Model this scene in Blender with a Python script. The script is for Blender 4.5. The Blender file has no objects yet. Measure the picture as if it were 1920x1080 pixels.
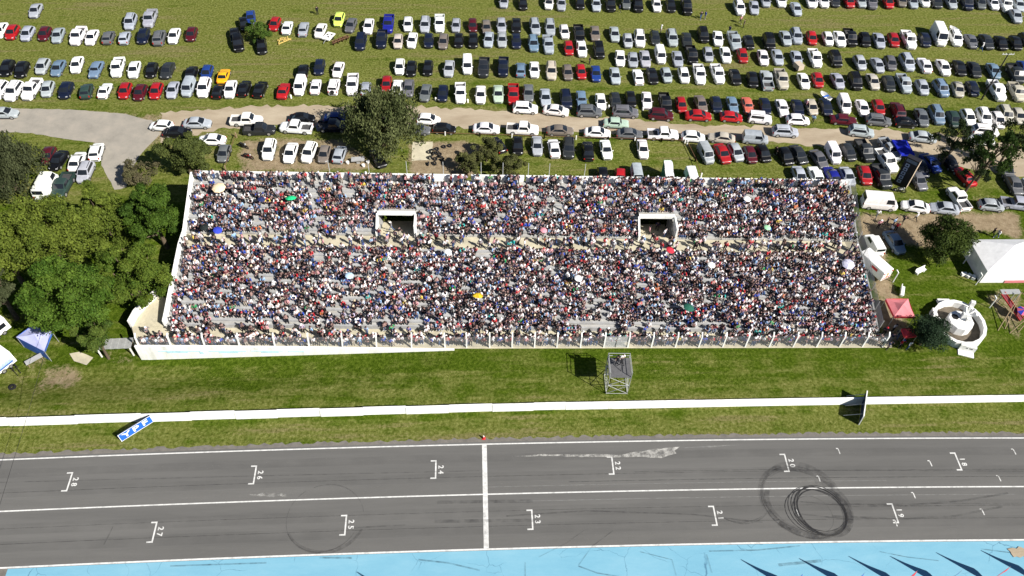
import bpy, bmesh, math, random
import numpy as np
from mathutils import Vector, Matrix
random.seed(7); rng = np.random.default_rng(11)
rad, sin, cos, pi = math.radians, math.sin, math.cos, math.pi
scene = bpy.context.scene
col = scene.collection

# ------------------------------------------------------------------ camera
CAM_F, CAM_PITCH, CAM_ROLL, CAM_YAW, CAM_H = 1475.754, 50.344, 2.325, 4.069, 81.321
_th, _r, _y = rad(CAM_PITCH), rad(CAM_ROLL), rad(CAM_YAW)
FW = Vector((sin(_y)*cos(_th), cos(_y)*cos(_th), -sin(_th)))
_ri = Vector((cos(_y), -sin(_y), 0)); _up = _ri.cross(FW)
CR = _ri*cos(_r) + _up*sin(_r); CU = -_ri*sin(_r) + _up*cos(_r)
cam = bpy.data.objects.new('camera', bpy.data.cameras.new('camera')); col.objects.link(cam)
cam.matrix_world = Matrix(((CR.x, CU.x, -FW.x, 0), (CR.y, CU.y, -FW.y, 0), (CR.z, CU.z, -FW.z, CAM_H), (0, 0, 0, 1)))
cam.data.sensor_width = 36; cam.data.lens = 36*CAM_F/1920; cam.data.clip_start = 1; cam.data.clip_end = 6000
scene.camera = cam
# ------------------------------------------------------------------ light
SUN_DIR = Vector((0.80, -0.62, 0.86)).normalized()      # towards the sun
world = bpy.data.worlds.new('World'); scene.world = world; world.use_nodes = True
wn = world.node_tree.nodes; wl = world.node_tree.links
sky = wn.new('ShaderNodeTexSky'); sky.sky_type = 'NISHITA'; sky.sun_disc = False; sky.altitude = 500; sky.air_density = .75; sky.dust_density = .4
sky.sun_elevation = math.asin(SUN_DIR.z); sky.sun_rotation = math.atan2(SUN_DIR.x, SUN_DIR.y)
wl.new(sky.outputs[0], wn['Background'].inputs[0]); wn['Background'].inputs[1].default_value = 0.05
sun = bpy.data.objects.new('sun', bpy.data.lights.new('sun', 'SUN')); col.objects.link(sun)
sun.data.energy = 5.0; sun.data.angle = rad(0.5); sun.data.color = (1.0, 0.95, 0.87)
sun.rotation_euler = SUN_DIR.to_track_quat('Z', 'Y').to_euler(); sun.location = (60, -40, 90)
scene.view_settings.view_transform = 'Standard'; scene.view_settings.look = 'None'
scene.view_settings.gamma = 1; scene.view_settings.use_curve_mapping = False
scene.view_settings.exposure = 0.8

# ------------------------------------------------------------------ helpers
def sstep(a, b, x):
    t = np.clip((np.asarray(x, float)-a)/(b-a), 0, 1); return t*t*(3-2*t)
def height(x, y):
    """the lawn falls away at the left end of the stand"""
    s = np.clip((-3.0-np.asarray(x, float))/38.0, 0, 1)
    return -1.75*s*sstep(49.8, 55.6, y)*(1-sstep(70, 84, y))
def P(u, v, z=None, dz=0.0):
    """the place on the ground (or at height z) that lies under a point of the photograph"""
    d = FW*CAM_F + CR*(u-960) - CU*(v-540)
    zz = dz if z is None else z
    for _ in range(1 if z is not None else 12):
        t = (zz-CAM_H)/d.z
        if z is None: zz = float(height(d.x*t, d.y*t)) + dz
    t = (zz-CAM_H)/d.z
    return Vector((d.x*t, d.y*t, zz))

class MB:
    def __init__(s): s.v = []; s.f = []; s.m = []
    def quad(s, pts, mi=0):
        b = len(s.v); s.v += [tuple(p) for p in pts]; s.f.append(tuple(range(b, b+len(pts)))); s.m.append(mi); return s
    def box(s, c, d, rz=0, mi=0, taper=1.0, M=None):
        b = len(s.v); cx, cy, cz = c; hx, hy, hz = d[0]/2, d[1]/2, d[2]/2
        ca, sa = cos(rz), sin(rz)
        for k, (x, y, z) in enumerate(((-1,-1,-1),(1,-1,-1),(1,1,-1),(-1,1,-1),(-1,-1,1),(1,-1,1),(1,1,1),(-1,1,1))):
            t = taper if z > 0 else 1
            px, py = x*hx*t, y*hy*t
            p = Vector((cx+px*ca-py*sa, cy+px*sa+py*ca, cz+z*hz))
            s.v.append(tuple(M @ p if M else p))
        for f in ((3,2,1,0),(4,5,6,7),(0,1,5,4),(1,2,6,5),(2,3,7,6),(3,0,4,7)):
            s.f.append(tuple(b+i for i in f)); s.m.append(mi)
        return s
    def bar(s, a, b, w, h=None, mi=0):
        a, b = Vector(a), Vector(b); h = h or w; d = (b-a).normalized()
        q = Vector((0, 0, 1)) if abs(d.z) < 0.95 else Vector((1, 0, 0))
        x = d.cross(q).normalized()*(w/2); y = x.cross(d).normalized()*(h/2); i = len(s.v)
        for e in (a, b):
            for k in (-x-y, x-y, x+y, -x+y): s.v.append(tuple(e+k))
        for f in ((3,2,1,0),(4,5,6,7),(0,1,5,4),(1,2,6,5),(2,3,7,6),(3,0,4,7)):
            s.f.append(tuple(i+j for j in f)); s.m.append(mi)
        return s
    def tube(s, pts, radii, n=8, mi=0, cap=True):
        b0 = len(s.v); N = len(pts); pts = [Vector(p) for p in pts]
        for i, p in enumerate(pts):
            d = (pts[min(i+1, N-1)]-pts[max(i-1, 0)]).normalized()
            q = Vector((0, 0, 1)) if abs(d.z) < 0.9 else Vector((1, 0, 0))
            x = d.cross(q).normalized(); y = x.cross(d).normalized()
            for k in range(n):
                a = 2*pi*k/n; s.v.append(tuple(p + (x*cos(a)+y*sin(a))*radii[i]))
        for i in range(N-1):
            for k in range(n):
                a = b0+i*n+k; c = b0+i*n+(k+1) % n
                s.f.append((a, c, c+n, a+n)); s.m.append(mi)
        if cap:
            s.f.append(tuple(b0+k for k in range(n))[::-1]); s.m.append(mi)
            s.f.append(tuple(b0+(N-1)*n+k for k in range(n))); s.m.append(mi)
        return s
    def lathe(s, prof, n=16, mi=0, c=(0, 0, 0), sx=1, sy=1, rz=0):
        b0 = len(s.v); m = len(prof)
        for k in range(n):
            a = 2*pi*k/n
            for (r, z) in prof:
                x, y = r*cos(a)*sx, r*sin(a)*sy
                s.v.append((c[0]+x*cos(rz)-y*sin(rz), c[1]+x*sin(rz)+y*cos(rz), c[2]+z))
        for k in range(n):
            for i in range(m-1):
                a = b0+k*m+i; b = b0+((k+1) % n)*m+i
                s.f.append((a, b, b+1, a+1)); s.m.append(mi)
        return s
    def mesh(s, name, mats, smooth=None):
        me = bpy.data.meshes.new(name); me.from_pydata(s.v, [], s.f)
        for m in (mats if isinstance(mats, (list, tuple)) else [mats]): me.materials.append(m)
        if any(s.m): me.polygons.foreach_set('material_index', s.m)
        if smooth is not None:
            me.polygons.foreach_set('use_smooth', [True]*len(me.polygons))
            if smooth < 180: me.set_sharp_from_angle(angle=rad(smooth))
        me.update(); return me
    def build(s, name, mats, parent=None, smooth=None):
        return link(name, s.mesh(name, mats, smooth), parent)
def link(name, data, parent=None, loc=None, rz=None):
    o = bpy.data.objects.new(name, data); col.objects.link(o)
    if parent: o.parent = parent
    if loc is not None: o.location = loc
    if rz is not None: o.rotation_euler = (0, 0, rz)
    return o
def tag(o, label=None, cat=None, group=None, kind=None):
    if label: o['label'] = label
    if cat: o['category'] = cat
    if group: o['group'] = group
    if kind: o['kind'] = kind
    return o
def empty(name, loc, rz=0, label=None, cat=None, group=None):
    o = link(name, None, None, loc, rz); o.empty_display_size = .3
    return tag(o, label, cat, group)
ORD = ['first','second','third','fourth','fifth','sixth','seventh','eighth','ninth','tenth','eleventh','twelfth','thirteenth','fourteenth','fifteenth','sixteenth','seventeenth','eighteenth','nineteenth']
TENS = {20:'twent',30:'thirt',40:'fort',50:'fift',60:'sixt',70:'sevent',80:'eight',90:'ninet'}
def ordinal(i):
    n = i+1
    if n < 20: return ORD[i]
    if n >= 100: return 'hundred-and-'+ordinal(n-101) if n > 100 else 'hundredth'
    t = n//10*10
    return TENS[t]+'ieth' if n == t else TENS[t]+'y-'+ORD[n-t-1]

# ------------------------------------------------------------------ materials
def N(nt, t, **kw):
    n = nt.nodes.new(t)
    for k, v in kw.items():
        if hasattr(n, k): setattr(n, k, v)
        else: n.inputs[k.replace('_', ' ')].default_value = v
    return n
def mat(name, color, rough=.8, metal=0, var=0.0, scale=3.0, bump=0.0, bscale=20.0, spec=.3, coat=0.0, grime=None):
    m = bpy.data.materials.new(name); m.use_nodes = True; nt = m.node_tree; b = nt.nodes['Principled BSDF']
    b.inputs['Base Color'].default_value = (*color, 1); b.inputs['Roughness'].default_value = rough
    b.inputs['Metallic'].default_value = metal; b.inputs['Specular IOR Level'].default_value = spec
    b.inputs['Coat Weight'].default_value = coat
    if var > 0 or bump > 0 or grime:
        tc = N(nt, 'ShaderNodeTexCoord')
    if var > 0:
        nz = N(nt, 'ShaderNodeTexNoise', Scale=scale, Detail=6.0, Roughness=.65)
        nt.links.new(tc.outputs['Object'], nz.inputs['Vector'])
        cr = N(nt, 'ShaderNodeValToRGB'); e = cr.color_ramp.elements
        e[0].position = .3; e[1].position = .72
        e[0].color = (*[max(0, c*(1-var)) for c in color], 1); e[1].color = (*[min(1, c*(1+var)) for c in color], 1)
        nt.links.new(nz.outputs['Fac'], cr.inputs[0]); out = cr.outputs[0]
        if grime:
            g = N(nt, 'ShaderNodeTexNoise', Scale=grime[1], Detail=8.0, Roughness=.7)
            mp = N(nt, 'ShaderNodeMapping'); mp.inputs['Scale'].default_value = (1, 1, .25)
            nt.links.new(tc.outputs['Object'], mp.inputs[0]); nt.links.new(mp.outputs[0], g.inputs['Vector'])
            gr = N(nt, 'ShaderNodeValToRGB'); gr.color_ramp.elements[0].position = .5; gr.color_ramp.elements[1].position = .75
            nt.links.new(g.outputs['Fac'], gr.inputs[0])
            mx = N(nt, 'ShaderNodeMix', data_type='RGBA'); mx.inputs['B'].default_value if False else None
            nt.links.new(gr.outputs[0], mx.inputs[0]); nt.links.new(out, mx.inputs[6]); mx.inputs[7].default_value = (*grime[0], 1)
            out = mx.outputs[2]
        nt.links.new(out, b.inputs['Base Color'])
    if bump > 0:
        nb = N(nt, 'ShaderNodeTexNoise', Scale=bscale, Detail=5.0)
        nt.links.new(tc.outputs['Object'], nb.inputs['Vector'])
        bp = N(nt, 'ShaderNodeBump', Strength=bump, Distance=.05)
        nt.links.new(nb.outputs['Fac'], bp.inputs['Height']); nt.links.new(bp.outputs[0], b.inputs['Normal'])
    return m
def clearish(name, color, fac, scale=None, lo=.35, hi=.7, rough=.7):
    """a thin film or wire mesh: part of the light passes straight through"""
    m = bpy.data.materials.new(name); m.use_nodes = True; nt = m.node_tree; b = nt.nodes['Principled BSDF']
    b.inputs['Base Color'].default_value = (*color, 1); b.inputs['Roughness'].default_value = rough
    if scale is None: b.inputs['Alpha'].default_value = fac
    else:
        tc = N(nt, 'ShaderNodeTexCoord'); nz = N(nt, 'ShaderNodeTexNoise', Scale=scale, Detail=6.0, Roughness=.7)
        mr = N(nt, 'ShaderNodeMapRange'); mr.inputs[1].default_value = lo; mr.inputs[2].default_value = hi; mr.inputs[4].default_value = fac
        nt.links.new(tc.outputs['Object'], nz.inputs['Vector']); nt.links.new(nz.outputs['Fac'], mr.inputs[0]); nt.links.new(mr.outputs[0], b.inputs['Alpha'])
    return m
M = {}
M['white'] = mat('white_paint', (.80, .80, .78), .6, var=.10, scale=1.2, grime=((.55,.53,.48), 1.5))
M['whitewash'] = mat('whitewashed_concrete', (.78, .78, .76), .85, var=.08, scale=.8, bump=.2, grime=((.5,.5,.46), .9))
M['bluewash'] = mat('faded_blue_wall_paint', (.45, .66, .74), .85, var=.2, scale=2)
M['concrete'] = mat('grey_concrete', (.34, .345, .35), .9, var=.22, scale=1.1, bump=.25, grime=((.25,.24,.22), .7))
M['tread'] = mat('worn_tier_concrete', (.36, .355, .34), .9, var=.2, scale=.9, bump=.25, grime=((.27,.25,.2), .6))
M['apron'] = mat('sandy_concrete', (.46, .42, .31), .9, var=.18, scale=.7, bump=.25, grime=((.3,.28,.22), .5))
M['steel'] = mat('galvanised_steel', (.5, .51, .5), .45, metal=.5, var=.15)
M['greypost'] = mat('grey_pole_paint', (.42, .43, .42), .6, var=.2)
M['dark'] = mat('black_rubber', (.012, .012, .013), .75)
M['rust'] = mat('rusty_steel', (.14, .07, .04), .85, var=.4, scale=8)
M['wood'] = mat('weathered_timber', (.27, .2, .12), .85, var=.3, scale=6)
M['yellow'] = mat('yellow_machine_paint', (.55, .4, .12), .6, var=.2)
M['red'] = mat('red_paint', (.5, .03, .03), .5, var=.1)
M['blue'] = mat('blue_sign_paint', (.02, .12, .5), .45, var=.08)
M['navy'] = mat('navy_board_back', (.015, .03, .07), .6, var=.2)
M['paint'] = mat('road_marking_white', (.60, .60, .585), .7, var=.16, scale=3, grime=((.26,.26,.255), 1.3))
def carpaint():
    m = bpy.data.materials.new('car_paint'); m.use_nodes = True; nt = m.node_tree; b = nt.nodes['Principled BSDF']
    oi = N(nt, 'ShaderNodeObjectInfo'); tc = N(nt, 'ShaderNodeTexCoord'); nz = N(nt, 'ShaderNodeTexNoise', Scale=2.5, Detail=4.0)
    nt.links.new(tc.outputs['Object'], nz.inputs['Vector'])
    mr = N(nt, 'ShaderNodeMapRange'); mr.inputs[1].default_value=.3; mr.inputs[2].default_value=.7; mr.inputs[3].default_value = .86; mr.inputs[4].default_value = 1.08
    nt.links.new(nz.outputs['Fac'], mr.inputs[0])
    mx = N(nt, 'ShaderNodeVectorMath', operation='MULTIPLY'); nt.links.new(oi.outputs['Color'], mx.inputs[0]); nt.links.new(mr.outputs[0], mx.inputs[1])
    nt.links.new(mx.outputs[0], b.inputs['Base Color']); b.inputs['Roughness'].default_value = .42; b.inputs['Coat Weight'].default_value = .3; b.inputs['Coat Roughness'].default_value = .12
    b.inputs['Metallic'].default_value = .0; b.inputs['Specular IOR Level'].default_value = .3
    return m
M['car'] = carpaint()
M['glass'] = mat('tinted_car_glass', (.012, .015, .02), .12, spec=.6)
M['tyre'] = M['dark']; M['rim'] = mat('alloy_rim', (.45, .45, .46), .35, metal=.6)
M['trim'] = mat('black_plastic_trim', (.02, .02, .021), .6)
M['lamp'] = mat('headlamp_lens', (.45, .46, .48), .12, spec=.7)
M['tail'] = mat('tail_lamp_lens', (.35, .01, .01), .25, spec=.6)
M['liner'] = mat('bed_liner', (.05, .05, .052), .8, var=.3)
def attr_mat(name, rough=.85, leaf=False):
    m = bpy.data.materials.new(name); m.use_nodes = True; nt = m.node_tree; b = nt.nodes['Principled BSDF']
    at = N(nt, 'ShaderNodeAttribute'); at.attribute_name = 'Col'
    nt.links.new(at.outputs['Color'], b.inputs['Base Color']); b.inputs['Roughness'].default_value = rough
    b.inputs['Specular IOR Level'].default_value = .15
    if leaf:
        tr = N(nt, 'ShaderNodeBsdfTranslucent'); mx = N(nt, 'ShaderNodeMixShader'); mx.inputs[0].default_value = .22
        nt.links.new(at.outputs['Color'], tr.inputs[0]); nt.links.new(b.outputs[0], mx.inputs[1]); nt.links.new(tr.outputs[0], mx.inputs[2])
        nt.links.new(mx.outputs[0], nt.nodes['Material Output'].inputs[0])
    return m
M['people'] = attr_mat('skin_hair_and_cloth'); M['leaf'] = attr_mat('foliage', .7, True)
M['bark'] = mat('tree_bark', (.10, .075, .05), .9, var=.3, scale=6, bump=.4)
def fabric(name, c): return mat(name, c, .8, var=.1, scale=1.5, spec=.15)
M['wtent'] = fabric('white_canvas', (.8, .8, .8)); M['pink'] = fabric('faded_red_canvas', (.62, .2, .22)); M['redc'] = fabric('red_canvas', (.6, .05, .06))
M['bluec'] = fabric('lilac_blue_tarpaulin', (.38, .40, .62)); M['blued'] = fabric('blue_tarpaulin', (.05, .13, .45)); M['royal'] = fabric('royal_blue_tarpaulin', (.01, .02, .35))
M['green'] = fabric('green_canvas', (.02, .14, .07))
M['ribs'] = mat('white_corrugated_sheet', (.74, .75, .74), .5, var=.08)

# grass with worn and sandy ground, driven by painted masks on the ground mesh
def ground_mat():
    m = bpy.data.materials.new('meadow_grass_and_dirt'); m.use_nodes = True; nt = m.node_tree; b = nt.nodes['Principled BSDF']; L = nt.links.new
    geo = N(nt, 'ShaderNodeNewGeometry'); pos = geo.outputs['Position']
    def noise(scale, detail=6.0, stretch=None, rough=.65):
        n = N(nt, 'ShaderNodeTexNoise', Scale=scale, Detail=detail, Roughness=rough)
        if stretch:
            mp = N(nt, 'ShaderNodeMapping'); mp.inputs['Scale'].default_value = stretch; mp.inputs['Rotation'].default_value = (0, 0, .02); L(pos, mp.inputs[0]); L(mp.outputs[0], n.inputs['Vector'])
        else: L(pos, n.inputs['Vector'])
        return n.outputs['Fac']
    def ramp(f, stops):
        r = N(nt, 'ShaderNodeValToRGB'); e = r.color_ramp.elements
        while len(e) < len(stops): e.new(.5)
        for k, (p, c) in enumerate(stops): e[k].position = p; e[k].color = (*c, 1)
        L(f, r.inputs[0]); return r.outputs[0]
    def mix(f, a, c):
        x = N(nt, 'ShaderNodeMix', data_type='RGBA'); L(f, x.inputs[0]); L(a, x.inputs[6])
        if isinstance(c, tuple): x.inputs[7].default_value = (*c, 1)
        else: L(c, x.inputs[7])
        return x.outputs[2]
    def math_(op, a, c):
        x = N(nt, 'ShaderNodeMath', operation=op)
        for k, q in enumerate((a, c)):
            if isinstance(q, (int, float)): x.inputs[k].default_value = q
            else: L(q, x.inputs[k])
        return x.outputs[0]
    def ss(f, a, c):
        x = N(nt, 'ShaderNodeMapRange'); x.interpolation_type = 'SMOOTHSTEP'; x.inputs[1].default_value = a; x.inputs[2].default_value = c; L(f, x.inputs[0]); return x.outputs[0]
    fine = noise(2.6, 8.0, None, .75); tuft = noise(9.0, 4.0); mid = noise(.35, 6.0); big = noise(.06, 4.0); stripe = noise(.5, 5.0, (.10, 1.4, 1))
    lush = ramp(fine, [(.34, (.024, .044, .003)), (.5, (.055, .090, .007)), (.66, (.115, .155, .020))])
    dry = ramp(fine, [(.35, (.055, .070, .010)), (.5, (.130, .146, .032)), (.64, (.22, .232, .076))])
    straw = ramp(fine, [(.36, (.09, .085, .026)), (.63, (.23, .21, .09))])
    at = N(nt, 'ShaderNodeAttribute'); at.attribute_name = 'mask'; sp = N(nt, 'ShaderNodeSeparateColor'); L(at.outputs['Color'], sp.inputs[0])
    def cen(n_, k): return math_('MULTIPLY', math_('SUBTRACT', n_, .5), k)
    f1 = math_('ADD', math_('ADD', cen(mid, 2.0), cen(stripe, 2.2)), math_('MULTIPLY', sp.outputs[1], 1.0))
    g = mix(ss(f1, -.12, .62), lush, dry)
    f2 = math_('ADD', math_('ADD', math_('ADD', cen(stripe, 3.0), cen(big, 1.2)), cen(fine, 1.2)), math_('MULTIPLY', sp.outputs[1], .35))
    g = mix(ss(f2, .30, .75), g, straw)
    dirt = ramp(noise(1.1, 8.0), [(.25, (.17, .125, .075)), (.5, (.27, .21, .135)), (.78, (.37, .30, .20))])
    fd = math_('ADD', sp.outputs[0], math_('ADD', math_('MULTIPLY', math_('SUBTRACT', mid, .5), .9), math_('MULTIPLY', math_('SUBTRACT', fine, .5), .9)))
    g = mix(ss(fd, .36, .7), g, dirt)
    L(g, b.inputs['Base Color']); b.inputs['Roughness'].default_value = .95; b.inputs['Specular IOR Level'].default_value = .0
    bp = N(nt, 'ShaderNodeBump', Strength=.9, Distance=.16); L(math_('ADD', tuft, fine), bp.inputs['Height']); L(bp.outputs[0], b.inputs['Normal'])
    return m
M['ground'] = ground_mat()
def surface(name, stops, scale, bump=.2, stretch=None, crack=None, rough=.92):
    m = bpy.data.materials.new(name); m.use_nodes = True; nt = m.node_tree; b = nt.nodes['Principled BSDF']; L = nt.links.new
    geo = N(nt, 'ShaderNodeNewGeometry'); n = N(nt, 'ShaderNodeTexNoise', Scale=scale, Detail=8.0, Roughness=.7)
    mp = N(nt, 'ShaderNodeMapping'); mp.inputs['Scale'].default_value = stretch or (1, 1, 1); L(geo.outputs['Position'], mp.inputs[0]); L(mp.outputs[0], n.inputs['Vector'])
    n2 = N(nt, 'ShaderNodeTexNoise', Scale=14.0, Detail=4.0, Roughness=.8); L(geo.outputs['Position'], n2.inputs['Vector'])
    ad = N(nt, 'ShaderNodeMath', operation='MULTIPLY_ADD'); ad.inputs[1].default_value = .35; L(n2.outputs['Fac'], ad.inputs[0]); L(n.outputs['Fac'], ad.inputs[2])
    r = N(nt, 'ShaderNodeValToRGB'); e = r.color_ramp.elements
    while len(e) < len(stops): e.new(.5)
    for k, (p, c) in enumerate(stops): e[k].position = p; e[k].color = (*c, 1)
    L(ad.outputs[0], r.inputs[0]); out = r.outputs[0]
    if crack:
        nzw = N(nt, 'ShaderNodeTexNoise', Scale=.5, Detail=4.0); L(geo.outputs['Position'], nzw.inputs['Vector'])
        va = N(nt, 'ShaderNodeVectorMath', operation='MULTIPLY_ADD'); va.inputs[1].default_value = (1.6, 1.6, 0); L(nzw.outputs['Color'], va.inputs[0]); L(geo.outputs['Position'], va.inputs[2])
        vo = N(nt, 'ShaderNodeTexVoronoi', feature='DISTANCE_TO_EDGE', Scale=crack[0]); L(va.outputs[0], vo.inputs['Vector'])
        mk = N(nt, 'ShaderNodeMapRange'); mk.inputs[1].default_value = .0; mk.inputs[2].default_value = crack[1]; mk.inputs[3].default_value = crack[3]; mk.inputs[4].default_value = 0; L(vo.outputs['Distance'], mk.inputs[0])
        gt = N(nt, 'ShaderNodeTexNoise', Scale=.25, Detail=2.0); L(geo.outputs['Position'], gt.inputs['Vector'])
        gm = N(nt, 'ShaderNodeMapRange'); gm.inputs[1].default_value=.45; gm.inputs[2].default_value=.6; L(gt.outputs['Fac'], gm.inputs[0])
        mm = N(nt, 'ShaderNodeMath', operation='MULTIPLY'); L(mk.outputs[0], mm.inputs[0]); L(gm.outputs[0], mm.inputs[1])
        mx = N(nt, 'ShaderNodeMix', data_type='RGBA'); L(mm.outputs[0], mx.inputs[0]); L(out, mx.inputs[6]); mx.inputs[7].default_value = (*crack[2], 1); out = mx.outputs[2]
    L(out, b.inputs['Base Color']); b.inputs['Roughness'].default_value = rough; b.inputs['Specular IOR Level'].default_value = .2
    bp = N(nt, 'ShaderNodeBump', Strength=bump, Distance=.04); L(n2.outputs['Fac'], bp.inputs['Height']); L(bp.outputs[0], b.inputs['Normal'])
    return m
M['asphalt'] = surface('track_asphalt', [(.35, (.084, .083, .080)), (.65, (.110, .108, .104)), (.95, (.140, .137, .131))], .5, .25, (.06, .7, 1))
M['shoulder'] = surface('gritty_shoulder', [(.4, (.09, .085, .08)), (.9, (.19, .175, .155))], 1.2)
M['oldasphalt'] = surface('bleached_road_asphalt', [(.4, (.20, .185, .16)), (.65, (.27, .25, .215)), (.95, (.35, .31, .26))], .35, .2)
M['sand'] = surface('beaten_sand', [(.4, (.20, .155, .105)), (.62, (.30, .245, .175)), (.9, (.42, .36, .27))], .3, .3, (.35, 1.1, 1))
M['bluepaint'] = surface('sky_blue_apron_paint', [(.35, (.125, .305, .42)), (.65, (.16, .355, .465)), (.98, (.21, .40, .50))], .5, .12, (.3, 1, 1), (.22, .006, (.03, .09, .16), .8))
M['fence'] = clearish('chain_link_mesh', (.42, .43, .43), .16)
M['gatewire'] = clearish('silvery_gate_mesh', (.6, .62, .62), .5)
M['sidemesh'] = clearish('pale_mesh_screen', (.6, .62, .62), .45)
M['skid'] = clearish('tyre_rubber_smear', (.008, .008, .010), .92, 1.6, .28, .58)
M['skidf'] = clearish('thin_tyre_rubber', (.014, .014, .016), .45, 1.2, .3, .7)
M['skidt'] = clearish('faint_tyre_rubber', (.02, .02, .022), .34, .9, .36, .7)
M['cement'] = clearish('cement_dust', (.50, .49, .46), .85, 1.6, .36, .62)
M['faint'] = clearish('ghost_of_road_paint', (.5, .5, .48), .36, 2.0, .35, .7)
M['dust'] = clearish('thin_cement_dust', (.6, .59, .56), .6, 1.6, .45, .7)
M['oldpaint'] = clearish('worn_road_paint', (.7, .7, .68), .9, 3.0, .3, .55)

def in_poly(pts, X, Y):
    r = np.zeros(X.shape, bool); n = len(pts)
    for i in range(n):
        x0, y0 = pts[i][:2]; x1, y1 = pts[(i+1) % n][:2]
        c = ((y0 > Y) != (y1 > Y)) & (X < (x1-x0)*(Y-y0)/(y1-y0+1e-12)+x0); r ^= c
    return r
def px(l, z=None): return [P(u, v, z) for u, v in l]

# ------------------------------------------------------------------ ground
GX0, GX1, GY0, GY1, GS = -118.0, 142.0, 8.0, 158.0, .5
gx = np.arange(GX0, GX1+.01, GS); gy = np.arange(GY0, GY1+.01, GS); X, Y = np.meshgrid(gx, gy); Z = height(X, Y)
def blur(a, k):
    for ax in (0, 1):
        c = np.cumsum(np.pad(a, [(k+1, k) if i == ax else (0, 0) for i in (0, 1)], mode='edge'), axis=ax)
        a = (np.take(c, range(2*k+1, c.shape[ax]), ax)-np.take(c, range(0, c.shape[ax]-2*k-1), ax))/(2*k+1)
    return a
ROAD_TOP = [(-60,200),(0,200),(150,203),(300,210),(420,202),(560,197),(700,199),(800,200),(900,206),(960,212),(1100,218),(1200,226),(1350,236),(1500,238),(1620,240),(1750,250),(1850,262),(1920,275),(2000,285)]
ROAD_BOT = [(2000,345),(1920,330),(1800,312),(1700,296),(1600,272),(1500,272),(1400,262),(1280,256),(1150,250),(1050,246),(900,240),(780,236),(640,236),(520,236),(430,240),(390,248),(330,258),(300,268),(270,285),(255,300),(238,340),(215,345),(185,300),(178,268),(140,262),(60,252),(-60,250)]
dirtzones = [(ROAD_TOP+ROAD_BOT, .55), ([(445,258),(640,258),(700,300),(720,325),(440,325)], .66), ([(770,262),(880,262),(925,285),(880,300),(905,330),(760,330)], .85),
             ([(1600,398),(1700,400),(1920,395),(1920,455),(1880,440),(1800,440),(1760,470),(1690,460),(1660,470),(1612,470)], .8), ([(1618,440),(1665,470),(1690,560),(1720,640),(1650,655),(1640,600)], .7),
             ([(1840,545),(1920,530),(1920,660),(1870,610)], .6), ([(112,672),(150,690),(172,690),(150,712),(128,738),(96,726),(70,750),(52,722),(78,712),(60,695)], .62), ([(20,640),(100,655),(120,720),(0,740)], .35),
             ([(1500,400),(1600,260),(1700,262),(1790,262),(1920,320),(1920,340),(1760,300)], .25), ([(480,95),(560,80),(640,95),(700,180),(480,180)], .3), ([(920,155),(1180,165),(1500,165),(1500,185),(900,190)], .25),
             ([(540,0),(700,0),(700,40),(540,60)], .22), ([(1780,360),(1920,360),(1920,400),(1780,385)], .4), ([(120,640),(260,640),(262,690),(170,700)], .4), ([(240,650),(1660,650),(1660,660),(900,664),(262,684)], .3)]
dm = np.zeros(X.shape)
for pl, s in dirtzones: dm = np.maximum(dm, blur(in_poly(px(pl), X, Y)*s, 2))
ym = np.zeros(X.shape)
ym = np.maximum(ym, blur(((Y > 84)*1.0)*.5, 4)); ym = np.maximum(ym, blur(((Y > 112)*1.0)*.72, 4))
ym = np.maximum(ym, blur(((Y < 47.6)*1.0)*.55, 3)); ym = np.maximum(ym, blur(in_poly(px([(-40,700),(330,700),(260,780),(-40,790)]), X, Y)*.5, 6))
ym = np.maximum(ym, blur(((Y < 53.3) & (Y > 47))*.34, 3)); ym = np.maximum(ym, blur(in_poly(px([(900,0),(1950,0),(1950,60),(900,45)]), X, Y)*.85, 5))
ny, nx = X.shape; idx = np.arange(nx*ny).reshape(ny, nx)
faces = np.stack([idx[:-1, :-1], idx[:-1, 1:], idx[1:, 1:], idx[1:, :-1]], -1).reshape(-1, 4)
def np_mesh(name, verts, faces, mats, colors=None, attr='Col', smooth=True):
    me = bpy.data.meshes.new(name); k = faces.shape[1]; nf = len(faces)
    me.vertices.add(len(verts)); me.vertices.foreach_set('co', np.ascontiguousarray(verts, dtype=np.float32).ravel())
    me.loops.add(nf*k); me.loops.foreach_set('vertex_index', np.ascontiguousarray(faces, dtype=np.int32).ravel())
    me.polygons.add(nf); me.polygons.foreach_set('loop_start', np.arange(0, nf*k, k, dtype=np.int32)); me.polygons.foreach_set('loop_total', np.full(nf, k, dtype=np.int32))
    me.polygons.foreach_set('use_smooth', np.full(nf, smooth))
    for m in (mats if isinstance(mats, list) else [mats]): me.materials.append(m)
    if colors is not None:
        a = me.attributes.new(attr, 'FLOAT_COLOR', 'POINT'); c = np.ones((len(verts), 4), dtype=np.float32); c[:, :colors.shape[1]] = colors
        a.data.foreach_set('color', c.ravel())
    me.update(calc_edges=True); return me
cc = np.stack([dm.ravel(), ym.ravel(), 0*dm.ravel()], -1)
tag(link('ground', np_mesh('ground', np.stack([X.ravel(), Y.ravel(), Z.ravel()], -1), faces, M['ground'], cc, 'mask')), kind='structure')
ring = MB(); B = 4000
ring.quad([(-B,-B,0),(B,-B,0),(B,GY0,0),(-B,GY0,0)]).quad([(-B,GY1,0),(B,GY1,0),(B,B,0),(-B,B,0)]).quad([(-B,GY0,0),(GX0,GY0,0),(GX0,GY1,0),(-B,GY1,0)]).quad([(GX1,GY0,0),(B,GY0,0),(B,GY1,0),(GX1,GY1,0)])
tag(ring.build('surrounding_land', M['ground']), kind='structure')
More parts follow.
